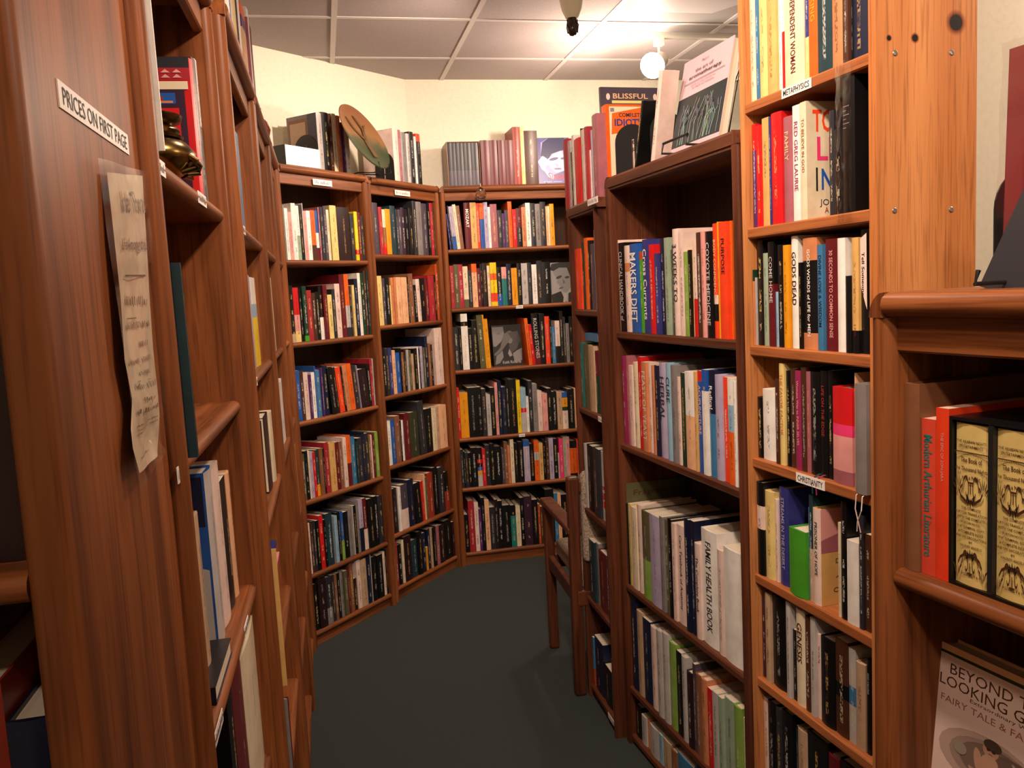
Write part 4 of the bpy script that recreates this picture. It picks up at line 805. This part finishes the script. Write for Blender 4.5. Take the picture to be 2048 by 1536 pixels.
for sy in (-.05, .05):
    build(MB().tube([(.10, sy, .05), (.11, sy, .01), (.07, sy, .002), (-.02, sy * .8, .012), (-.10, sy * .6, .003), (-.13, sy * .6, .16)], .003, 6), 'wire_leg', M_BLACK, so, 50)
# crystal drop on the rail of the back bookcase
M_GLASS, N, L, b_ = mat('crystal_glass'); b_.inputs['Transmission Weight'].default_value = 1; b_.inputs['Roughness'].default_value = .02; b_.inputs['IOR'].default_value = 1.5
c = CASES['C3']; uc = c_u(c, 962, 2.08, -.05); zc = c_z(c, 389, uc, -.05)
e = obj('crystal_drop', None); e.matrix_world = cmat(c, uc, -.052, zc); tag(e, 'clear crystal drop hanging in front of the back bookcase rail', 'crystal')
build(MB().lathe([(.0001, -.031), (.014, -.028), (.026, -.016), (.031, -.002), (.028, .012), (.018, .026), (.008, .037), (.0001, .041)], 14), 'faceted_drop', M_GLASS, e)
build(MB().tube([(0, 0, .04), (0, .004, .06), (0, .035, TOP - zc + .003), (0, .07, TOP - zc + .003)], .0009, 5), 'hanging_thread', M_STEEL, e)
# dark red jug on the left run
c = CASES['L3']; uj = c_u(c, 526, 2.24, .06)
e = obj('jug', None); e.matrix_world = cmat(c, uj, .07, c.top); tag(e, 'glossy dark red jug at the end of the left bookcase tops', 'jug')
M_JUG = plain('dark_red_glaze', (.12, .018, .012), .15)
build(MB().lathe([(.0001, 0), (.04, 0), (.045, .02), (.03, .06), (.026, .10), (.042, .15), (.052, .19), (.04, .225), (.02, .245), (.014, .27), (.018, .285), (.0001, .285)], 24), 'jug_body', M_JUG, e, 50)
build(MB().tube([(.045, 0, .2), (.075, 0, .23), (.06, 0, .27), (.016, 0, .275)], .006, 8), 'jug_handle', M_JUG, e, 50)
# brass pot on the upper left shelf
c = CASES['L1']; zs = c.z[0]; up_ = .32
M_BRASS = plain('aged_brass', (.16, .10, .03), .25, 1)
e = obj('brass_pot', None); e.matrix_world = cmat(c, up_, .062, zs) @ Matrix.Diagonal((1, 1, .68, 1)); tag(e, 'dark aged brass pot with ridged lid before the red book', 'pot')
build(MB().lathe([(.0001, 0), (.035, 0), (.038, .008), (.03, .016), (.05, .03), (.066, .055), (.068, .075), (.055, .098), (.044, .106), (.0001, .106)], 28), 'pot_body', M_BRASS, e, 50)
build(MB().lathe([(.0001, .106), (.05, .106), (.052, .112), (.044, .118), (.048, .124), (.046, .13), (.036, .136), (.05, .146), (.052, .158), (.03, .168), (.0001, .17)], 28), 'ridged_lid', M_BRASS, e, 50)
for k in range(3): build(MB().tube([(0, -.062, .066), (.008, -.07, .055 - k * .006), (.012, -.068, .04 - k * .006), (.0, -.05, .03)], .007 - k * .001, 8).xf(Matrix.Rotation(R(k * 26 - 20), 4, 'Z')), 'cast_ornament', M_BRASS, e, 50)
# flat-lying books
def lying(c, u0, u1, y0, y1, z, t, col, label, yaw=0, top=None):
    wd, dp = u1 - u0, y1 - y0
    mb = MB(); k = pc(col); th = .0015
    mb.box(0, wd, 0, dp, 0, th, 0, k); mb.box(0, wd, 0, dp, t - th, t, 0, pc(top or col)); mb.box(0, wd, 0, .0018, th, t - th, 0, k)
    o = build(mb, 'book', [M_COVER]); o.matrix_world = cmat(c, u0, y0, z + .0003) @ Matrix.Rotation(R(yaw), 4, 'Z'); build(MB().box(.002, wd - .002, .002, dp - .002, th + .0001, t - th - .0001), 'page_block', M_PAPER, o)
    return tag(o, label, 'book')
c = CASES['L1']; o = lying(c, .115, .235, .125, .305, c.z[2], .026, 'n', 'navy book lying flat in front on the brass-pot bookcase', yaw=-90, top='k')
art_mesh([('poly', 'h', rect(.3, .3, .5, .75)), ('line', 'h', .03, [(.56, .3), (.56, .75)])], lambda x, y, l: (x * .12, -l, y * .026), 'spine_print', o)
c = CASES['L2']; lying(c, .40, .56, .02, .17, c.z[3] + .155, .014, 'I', 'blue thin book lying flat on other books, second left bookcase')
lying(c, .33, .5, .01, .16, c.z[3] + .14, .012, 'q', 'pink thin book lying flat below the blue one, second left bookcase', top='P')
c = CASES['R3']; lying(c, .07, .22, .015, .2, c.z[1] + .245, .026, 'j', 'blue-grey book lying flat across the others, chair-side bookcase')
# black book in a plastic bag
c = CASES['R1']; ua = c_u(c, 1480 + 965 / 4.654, 1.75, .012); ub = c.W - .006
mb, pb = book_mb(.034, .262, .15, parse_col('k'), True, 3); mb.uv = [None] * len(mb.uv); o = build(mb, 'book', [M_COVER], smooth=50); o.matrix_world = cmat(c, ua + .004, .008, c.z[2] + .001); build(MB().box(*pb), 'page_block', M_PAPER, o); tag(o, 'black leather book inside a clear plastic bag on the pine bookcase', 'book')
art_mesh([('line', 'G', .006, [(.2, .60 + i * .03), (.45 + .25 * (i % 2), .60 + i * .03)]) for i in range(6)], lambda x, y, l: (x * .034, -.0045 - l * .3, y * .262), 'spine_print', o)
bg = MB(); nx, nz = 10, 22; rb = random.Random(4); bw = .042
for j in range(nz + 1):
    for i in range(nx + 1):
        fx, fz = i / nx, j / nz
        bulge = -.004 - .010 * math.sin(math.pi * fx) * (.5 + .5 * math.sin(math.pi * fz)) + rb.uniform(-.0022, .0022)
        bg.v.append((fx * bw + rb.uniform(-.001, .001), bulge, -.018 + fz * .296))
for j in range(nz):
    for i in range(nx): q = j * (nx + 1) + i; bg.face((q, q + 1, q + nx + 2, q + nx + 1))
o = build(bg, 'plastic_bag', M_PLASTIC, smooth=70); o.matrix_world = cmat(c, ua, 0, c.z[2]); tag(o, 'crinkled clear plastic bag over a black book, pine bookcase', 'plastic bag')
# bookmark ribbons
b = find('CHRISTIANITY shelf' + W6, 15)
for dx, col in ((.2, 'i'), (.75, 'w')):
    t0 = b.t * dx; build(MB().tube([(t0, .01, .003), (t0, -.004, -.004), (t0 + .002, -.008, -.03), (t0 + (.008 if dx < .5 else -.012), -.006, -.055), (t0 + (.012 if dx < .5 else -.016), -.004, -.075)], .0012, 5), 'bookmark_ribbon', flat(pc(col)), b.obj)
b = find('CHRISTIANITY shelf' + W6, 11)
for dx, col in ((.2, 'E'), (.8, 'J')):
    t0 = b.t * dx; build(MB().tube([(t0, .02, .004), (t0 - .002, -.006, .005), (t0 - .008, -.014, .0), (t0 - .014, -.016, -.016), (t0 - .014, -.015, -.038)], .0016, 5), 'bookmark_ribbon', flat(pc(col)), b.obj)
# books on top of the low corner bookcase
c = CASES['R0']; zt = c.top
P = at_z(2003, 574, zt); q = P - c.A; uu, yy = q.dot(c.X), q.dot(c.Y)
hm = c_z(c, 98, uu, yy) - zt
mbk = faceout(c, uu, uu + .24, yy, zt + .0005, hm, .03, 2, 'R', [('poly', (.20, .035, .035, 1), rect(0, 0, 1, 1)), ('poly', (.16, .025, .03, 1), rect(.1, .05, 1, .95))], 'large maroon book in a clear wrapper on the low corner bookcase')
pl = MB()
for j in range(13):
    for i in range(7): pl.v.append((-.006 + i * .042, -.004 - rb.uniform(0, .004), -.0 + j * (hm + .008) / 12))
for j in range(12):
    for i in range(6): q_ = j * 7 + i; pl.face((q_, q_ + 1, q_ + 8, q_ + 7))
build(pl, 'clear_wrapper', M_PLASTIC, mbk, 70)
h2 = c_z(c, 196, uu, yy + .035) - zt
faceout(c, uu - .012, uu + .2, yy + .034, zt + .0005, h2, .028, 0, 'O', [('poly', 'O', rect(0, 0, 1, 1))], 'terracotta book behind the wrapped maroon book')
P = at_z(1985, 566, zt + .004); q = P - c.A
faceout(c, 0, .17, 0, 0, .22, .02, 0, 'g', [('poly', 'g', rect(0, 0, 1, 1)), ('poly', 'k', rect(.55, .1, 1, .5))], 'dark grey book tilted on a wire easel before the wrapped maroon one', matrix=cmat(c, uu + .012, yy - .05, zt + .003) @ Matrix.Rotation(R(17), 4, 'Y') @ Matrix.Rotation(R(-14), 4, 'X') )
o = build(MB().tube([(0, -.03, .02), (0, -.035, .004), (0, .03, .004), (.1, .03, .004), (.1, -.035, .004), (.1, -.03, .02)], .003, 6), 'book_easel', M_BLACK, smooth=50); o.matrix_world = cmat(c, uu + .045, yy - .06, zt + .003); tag(o, 'black wire easel on the low corner bookcase', 'easel')
P = at_z(1952, 566, zt); q = P - c.A
bookend(c, uu - .03, yy + .02, zt, .10, .15, 'black bookend on the low corner bookcase', base=.05)

# ------------------------------------------------------------------ shelf labels and signs
def worn_print(mb, fn, n, seed):
    # print too worn or too small to read: uneven strokes
    q = random.Random(seed)
    for i in range(n):
        if q.random() < .12: continue
        x0, x1 = (i + .12) / n, (i + q.uniform(.45, .8)) / n; y0_, y1_ = q.choice(((0, 1), (0, .7), (.1, 1), (0, .65)))
        b = len(mb.v); mb.v += [tuple(fn(x, y)) for x, y in ((x0, y0_), (x1, y0_), (x1, y1_), (x0, y1_))]; mb.face((b, b + 1, b + 2, b + 3))
def shelf_label(key, level, px0, px1, s=None, zoff=0, size=.017, yoff=-.0022):
    c = CASES[key]; z = (c.top - .06 if level == 'rail' else c.top - .017 if level == 'top' else c.z[level] - c.ts / 2) + zoff
    yf = {'rail': .0, 'top': -.017}.get(level, 0) + yoff
    u0, u1 = c_u(c, px0, z, yf), c_u(c, px1, z, yf)
    o = build(MB().box(u0, u1, yf, yf + .0012, z - size / 2, z + size / 2), 'shelf_label', M_LABEL, c.root)
    tm = MB()
    if s: lettering(tm, s, lambda x, y: (u0 + (u1 - u0) * (.06 + .88 * x), yf - .0004, z - size * .3 + size * .6 * y), .012)
    else: worn_print(tm, lambda x, y: (u0 + (u1 - u0) * (.08 + .84 * x), yf - .0004, z - size * .28 + size * .56 * y), 11, int(px0))
    build(tm, 'lettering', M_INK if s else flat((.25, .2, .18, 1)), o)
shelf_label('R1', 1, 1563, 1622, 'METAPHYSICS', size=.020); shelf_label('R1', 4, 1592, 1649, 'CHRISTIANITY', size=.021)
shelf_label('C1', 'rail', 626, 664, size=.026); shelf_label('C2', 'rail', 790, 820, size=.026)
shelf_label('C3', 1, 1032, 1046); shelf_label('C3', 3, 1038, 1050); shelf_label('R3', 'top', 1175, 1195, size=.02)
shelf_label('R3', 1, 1196, 1208, size=.018); shelf_label('R3', 4, 1216, 1231, size=.018)
shelf_label('L1', 0, 301, 331, size=.019); shelf_label('L1', 0, 397, 413, size=.019); shelf_label('L1', 1, 356, 360, size=.02)
shelf_label('L1', 2, 490, 497, size=.018); shelf_label('L1', 2, 430, 446, size=.018); shelf_label('L2', 0, 483, 491, size=.018); shelf_label('L2', 1, 508, 515, size=.018)
# side panel of the bookcase facing the viewer: sign and notice
cf = CASES['F0']; PX = cf.W + .034
def panel(px, py):
    P = at_plane(px, py, c_pt(cf, PX, 0, 0), cf.X); q = P - cf.A; return q.dot(cf.Y), P.z
y0, z0 = panel(114, 185); y1, z1 = panel(255, 292)
sw, sz = .034, (z0 + z1) / 2
sl = (z1 - z0) / (y1 - y0)
mb = MB(); xs = PX + .0012
zA, zB = panel(112, 157)[1], panel(118, 215)[1]; zC, zD = panel(255, 272)[1], panel(255, 309)[1]
b0 = len(mb.v); mb.v += [(xs, y0, zB), (xs, y1, zD), (xs, y1, zC), (xs, y0, zA)]; mb.face((0, 1, 2, 3)); mb.v += [(PX, y0, zB), (PX, y1, zD), (PX, y1, zC), (PX, y0, zA)]
for q in ((0, 3, 7, 4), (1, 0, 4, 5), (2, 1, 5, 6), (3, 2, 6, 7)): mb.face(q)
o = build(mb, 'price_sign', M_LABEL); o.matrix_world = cmat(cf, 0, 0, 0); tag(o, 'white strip sign reading PRICES ON FIRST PAGE', 'sign')
tm = MB()
def fnp(x, y):
    x = .04 + .92 * x; y = .18 + .64 * y; yy_ = y0 + (y1 - y0) * x; lo = zB + (zD - zB) * x; hi = zA + (zC - zA) * x
    return (xs + .0004, yy_, lo + (hi - lo) * y)
lettering(tm, 'PRICES ON FIRST PAGE', fnp); build(tm, 'lettering', M_INK, o)
# notice in a plastic sleeve
nt = [(200, 345), (207, 470), (218, 600), (226, 720), (243, 800), (238, 860), (236, 900), (242, 950)]; nr = [(272, 352), (283, 470), (292, 600), (297, 700), (303, 790), (304, 830), (303, 870), (304, 905)]
def notice_grid(lp, rp_, lift, nu=8):
    mb = MB()
    for j, (a, b_2) in enumerate(zip(lp, rp_)):
        ya, za = panel(*a); yb_, zb_ = panel(*b_2)
        for i in range(nu + 1):
            f = i / nu; bump = lift + .006 * math.sin(j * 1.9) * math.sin(math.pi * f) ** 2 + .010 * (j / len(lp)) * (1 - f) + .002 * math.sin(f * 9 + j)
            mb.v.append((PX + max(bump, .0012), ya + (yb_ - ya) * f, za + (zb_ - za) * f))
    for j in range(len(lp) - 1):
        for i in range(nu): q = j * (nu + 1) + i; mb.face((q, q + nu + 1, q + nu + 2, q + 1))
    return mb
root = obj('notice_sleeve', None); root.matrix_world = cmat(cf, 0, 0, 0); tag(root, 'long crumpled printed notice in a clear sleeve on the panel', 'notice')
M_NOTE = speckle('aged_notice_paper', (.66, .52, .36), .7, 40, .18)
pm = notice_grid(nt, nr, .006); pap = build(pm, 'paper', M_NOTE, root, 80)
sl_l = [(174, 316), (185, 470), (205, 620), (222, 740), (236, 820), (234, 880), (232, 930), (238, 984)]; sl_r = [(290, 348), (298, 470), (304, 600), (309, 700), (311, 790), (312, 830), (313, 860), (318, 890)]
build(notice_grid(sl_l, sl_r, .009), 'plastic_cover', M_PLASTIC, root, 80)
def on_note(x, y, l=.0035):
    yy = min(max(y, 0), .9999) * (len(nt) - 1); j = int(yy); f = yy - j; nu = 8; xx = min(max(x, 0), .9999) * nu; i = int(xx); g = xx - i
    A_ = Vector(pm.v[j * 9 + i]).lerp(Vector(pm.v[j * 9 + i + 1]), g); B_ = Vector(pm.v[(j + 1) * 9 + i]).lerp(Vector(pm.v[(j + 1) * 9 + i + 1]), g); p = A_.lerp(B_, f); return (p.x + .0016, p.y, p.z)
tm = MB()
for s_, y, hh, x0_, wd in (('In der Thora da', .09, .05, .22, .74), ('Life Among the Zoho', .185, .035, .12, .84)):
    lettering(tm, s_, lambda x, yv: on_note(x0_ + wd * x, y - hh * yv), .004)
for k_, (y, hh, x0_, wd, n_) in enumerate(((.235, .004, .1, .86, 1), (.30, .022, .2, .62, 14), (.335, .003, .12, .8, 1), (.36, .017, .1, .8, 22), (.41, .014, .5, .3, 8), (.455, .016, .1, .8, 24), (.495, .014, .3, .4, 10), (.515, .003, .12, .8, 1), (.54, .02, .14, .8, 22), (.59, .02, .2, .6, 16), (.655, .026, .1, .85, 15), (.72, .012, .1, .8, 26), (.75, .012, .1, .8, 24), (.78, .012, .1, .5, 14), (.85, .004, .12, .5, 1), (.88, .004, .3, .6, 1), (.93, .012, .1, .5, 12))):
    worn_print(tm, lambda x, yv: on_note(x0_ + wd * x, y - hh * yv), n_, k_ + 40)
build(tm, 'lettering', flat((.12, .08, .05, 1)), pap)

# ------------------------------------------------------------------ ceiling fittings
# track light
e = obj('track_light', None); ta = at_z(1256, 76, 2.745); e.location = ta; e.rotation_euler = (0, 0, TH); tag(e, 'white ceiling track with lamp heads over the right side', 'track light')
build(MB().box(0, 1.5, -.017, .017, 0, .025), 'track_rail', M_WHITE, e)
M_BULB = plain('lit_bulb', (1, .86, .66), .4, 0, .5, 60)
for i, (px, py) in enumerate(((1303, 88), (1440, 96))):
    q = at_z(px, py, 2.745) - ta; ux = q.dot(E1)
    h = obj('lamp_head', None, e); h.location = (ux, 0, 0)
    build(MB().box(-.022, .022, -.016, .016, -.035, 0), 'adapter', M_WHITE, h); build(MB().tube([(0, 0, -.035), (0, 0, -.10)], .007, 8), 'stem', M_WHITE, h, 50)
    dirv = (-rgt * .52 - upv * .55 - fwd * .66) if i == 0 else (rgt * .3 - upv * .9 + fwd * .2)
    dl_ = Matrix.Rotation(-TH, 3, 'Z') @ dirv.normalized(); Mh = Matrix.Translation((0, 0, -.105)) @ dl_.to_track_quat('Z', 'Y').to_matrix().to_4x4() @ Matrix.Translation((0, 0, -.03))
    build(MB().lathe([(.0001, 0), (.03, 0), (.038, .01), (.042, .075), (.056, .115), (.056, .125), (.052, .125), (.038, .08), (.0001, .07)], 24).xf(Mh), 'lamp_shade', M_WHITE, h, 50)
    if i == 0: build(MB().lathe([(.0001, .072), (.03, .08), (.06, .105), (.06, .12), (.035, .135), (.0001, .14)], 20).xf(Mh), 'bulb', M_BULB, h, 50)
# ceiling socket with dark bulb
P = at_z(1144, 30, 2.68); e = obj('ceiling_socket', None); e.location = (P.x, P.y, CEIL); tag(e, 'cream ceiling lamp socket with a dark twisted bulb', 'lamp')
build(MB().lathe([(.0001, 0), (.06, 0), (.06, -.012), (.05, -.03), (.042, -.07), (.03, -.095), (.026, -.105), (.0001, -.105)][::-1], 28), 'socket_cup', plain('cream_porcelain', (.75, .68, .5), .3), e, 50)
bk = MB().lathe([(.0001, -.105), (.02, -.105), (.02, -.12), (.024, -.14), (.02, -.16), (.012, -.172), (.0001, -.174)][::-1], 16)
build(bk, 'dark_bulb', plain('dark_glass', (.03, .018, .015), .15), e, 50)
for k in range(6):
    a = k * 1.0472; build(MB().tube([(.02 * math.cos(a), .02 * math.sin(a), -.108), (.027 * math.cos(a + .5), .027 * math.sin(a + .5), -.135), (.02 * math.cos(a + 1), .02 * math.sin(a + 1), -.162)], .003, 6), 'bulb_rib', plain('dark_metal', (.05, .03, .025), .3, .6), e, 50)
# air diffuser panel in the grid
e = obj('ceiling_diffuser', None); e.location = room(1.355, 3.22, CEIL); e.rotation_euler = (0, 0, TH); tag(e, 'grey square air diffuser set into the ceiling grid', 'air vent')
build(MB().box(.008, .602, .008, .602, .0, .02), 'back_plate', plain('grey_vent_paint', (.30, .28, .28), .5), e)
build(MB().prism([(.305 + .25 * math.cos(R(a)), .16 + .25 * math.sin(R(a))) for a in (0, 60, 120, 180, 240, 300)], 2, -.03, -.01), 'centre_plate', plain('vent_plate_paint', (.55, .5, .5), .5), e)
build(MB().box(.26, .34, .1, .2, -.01, .0), 'spacer', M_GRID, e)

# ------------------------------------------------------------------ chair
fr, ff = at_z(1161, 1388, 0), at_z(1109, 1294, 0)
dv = (ff - fr); dl = dv.length; ca_ = math.atan2(dv.y, dv.x)
e = obj('armchair', None); e.location = (fr.x, fr.y, 0); e.rotation_euler = (0, 0, ca_ - math.pi / 2); tag(e, 'oak armchair with beige upholstered back, facing the back shelves', 'chair')
# local: y to the front, x to the right; rear left post at the origin
wd, ln = .54, dl
zt = .86; z_arm = .64; z_seat = .44
M_CH = M_WAL_V
def bar(name, p, q, a, b_, m=M_CH):
    p, q = Vector(p), Vector(q); t = (q - p).normalized(); x = t.cross(Vector((0, 0, 1)) if abs(t.z) < .9 else Vector((0, 1, 0))).normalized(); y = x.cross(t)
    mb = MB(); c4 = [(-1, -1), (1, -1), (1, 1), (-1, 1)]
    for pt in (p, q): mb.v += [tuple(pt + x * (sx_ * a / 2) + y * (sy_ * b_ / 2)) for sx_, sy_ in c4]
    for i in range(4): j = (i + 1) % 4; mb.face((i, j, 4 + j, 4 + i))
    mb.face((3, 2, 1, 0)); mb.face((4, 5, 6, 7)); o = build(mb, name, m, e)
    bv = o.modifiers.new('soft_edges', 'BEVEL'); bv.width = min(a, b_) * .25; bv.segments = 2; return o
for x in (0, wd):
    bar('rear_post', (x, 0, 0), (x, -.02, zt), .045, .04); bar('front_leg', (x, ln, 0), (x, ln, z_arm), .042, .042)
    bar('armrest', (x, -.03, z_arm + .012), (x, ln + .03, z_arm + .012), .055, .026); bar('side_rail', (x, 0, z_seat - .05), (x, ln, z_seat - .05), .024, .06)
bar('front_rail', (0, ln, z_seat - .05), (wd, ln, z_seat - .05), .024, .06); bar('rear_rail', (0, -.02, z_seat - .05), (wd, -.02, z_seat - .05), .024, .06); bar('top_rail', (.02, -.02, zt - .04), (wd - .02, -.02, zt - .04), .03, .05)
M_TWEED = speckle('beige_tweed', (.40, .30, .22), .95, 160, .55)
def cushion(name, x0, x1, y0, y1, z0, z1, r):
    mb = MB().box(x0, x1, y0, y1, z0, z1); o = build(mb, name, M_TWEED, e); bv = o.modifiers.new('soft_edges', 'BEVEL'); bv.width = r; bv.segments = 4; return o
cb = cushion('back_cushion', .028, wd - .028, -.05, .012, .53, zt + .02, .02); cushion('seat_cushion', .026, wd - .026, .0, ln - .0, z_seat - .03, z_seat + .05, .02)

# shelf-pin holes in the far side of the brass-pot bookcase
c = CASES['L1']; ph = MB().lathe([(.0001, 0), (.0035, 0), (.0035, .0008), (.0001, .0008)], 10).xf(Matrix.Rotation(R(-90), 4, 'Y')).mesh('pin_hole', [M_BLACK])
for k in range(8): obj('pin_hole', ph, c.root, (c.W - .0002, .16, 1.68 - k * .034))
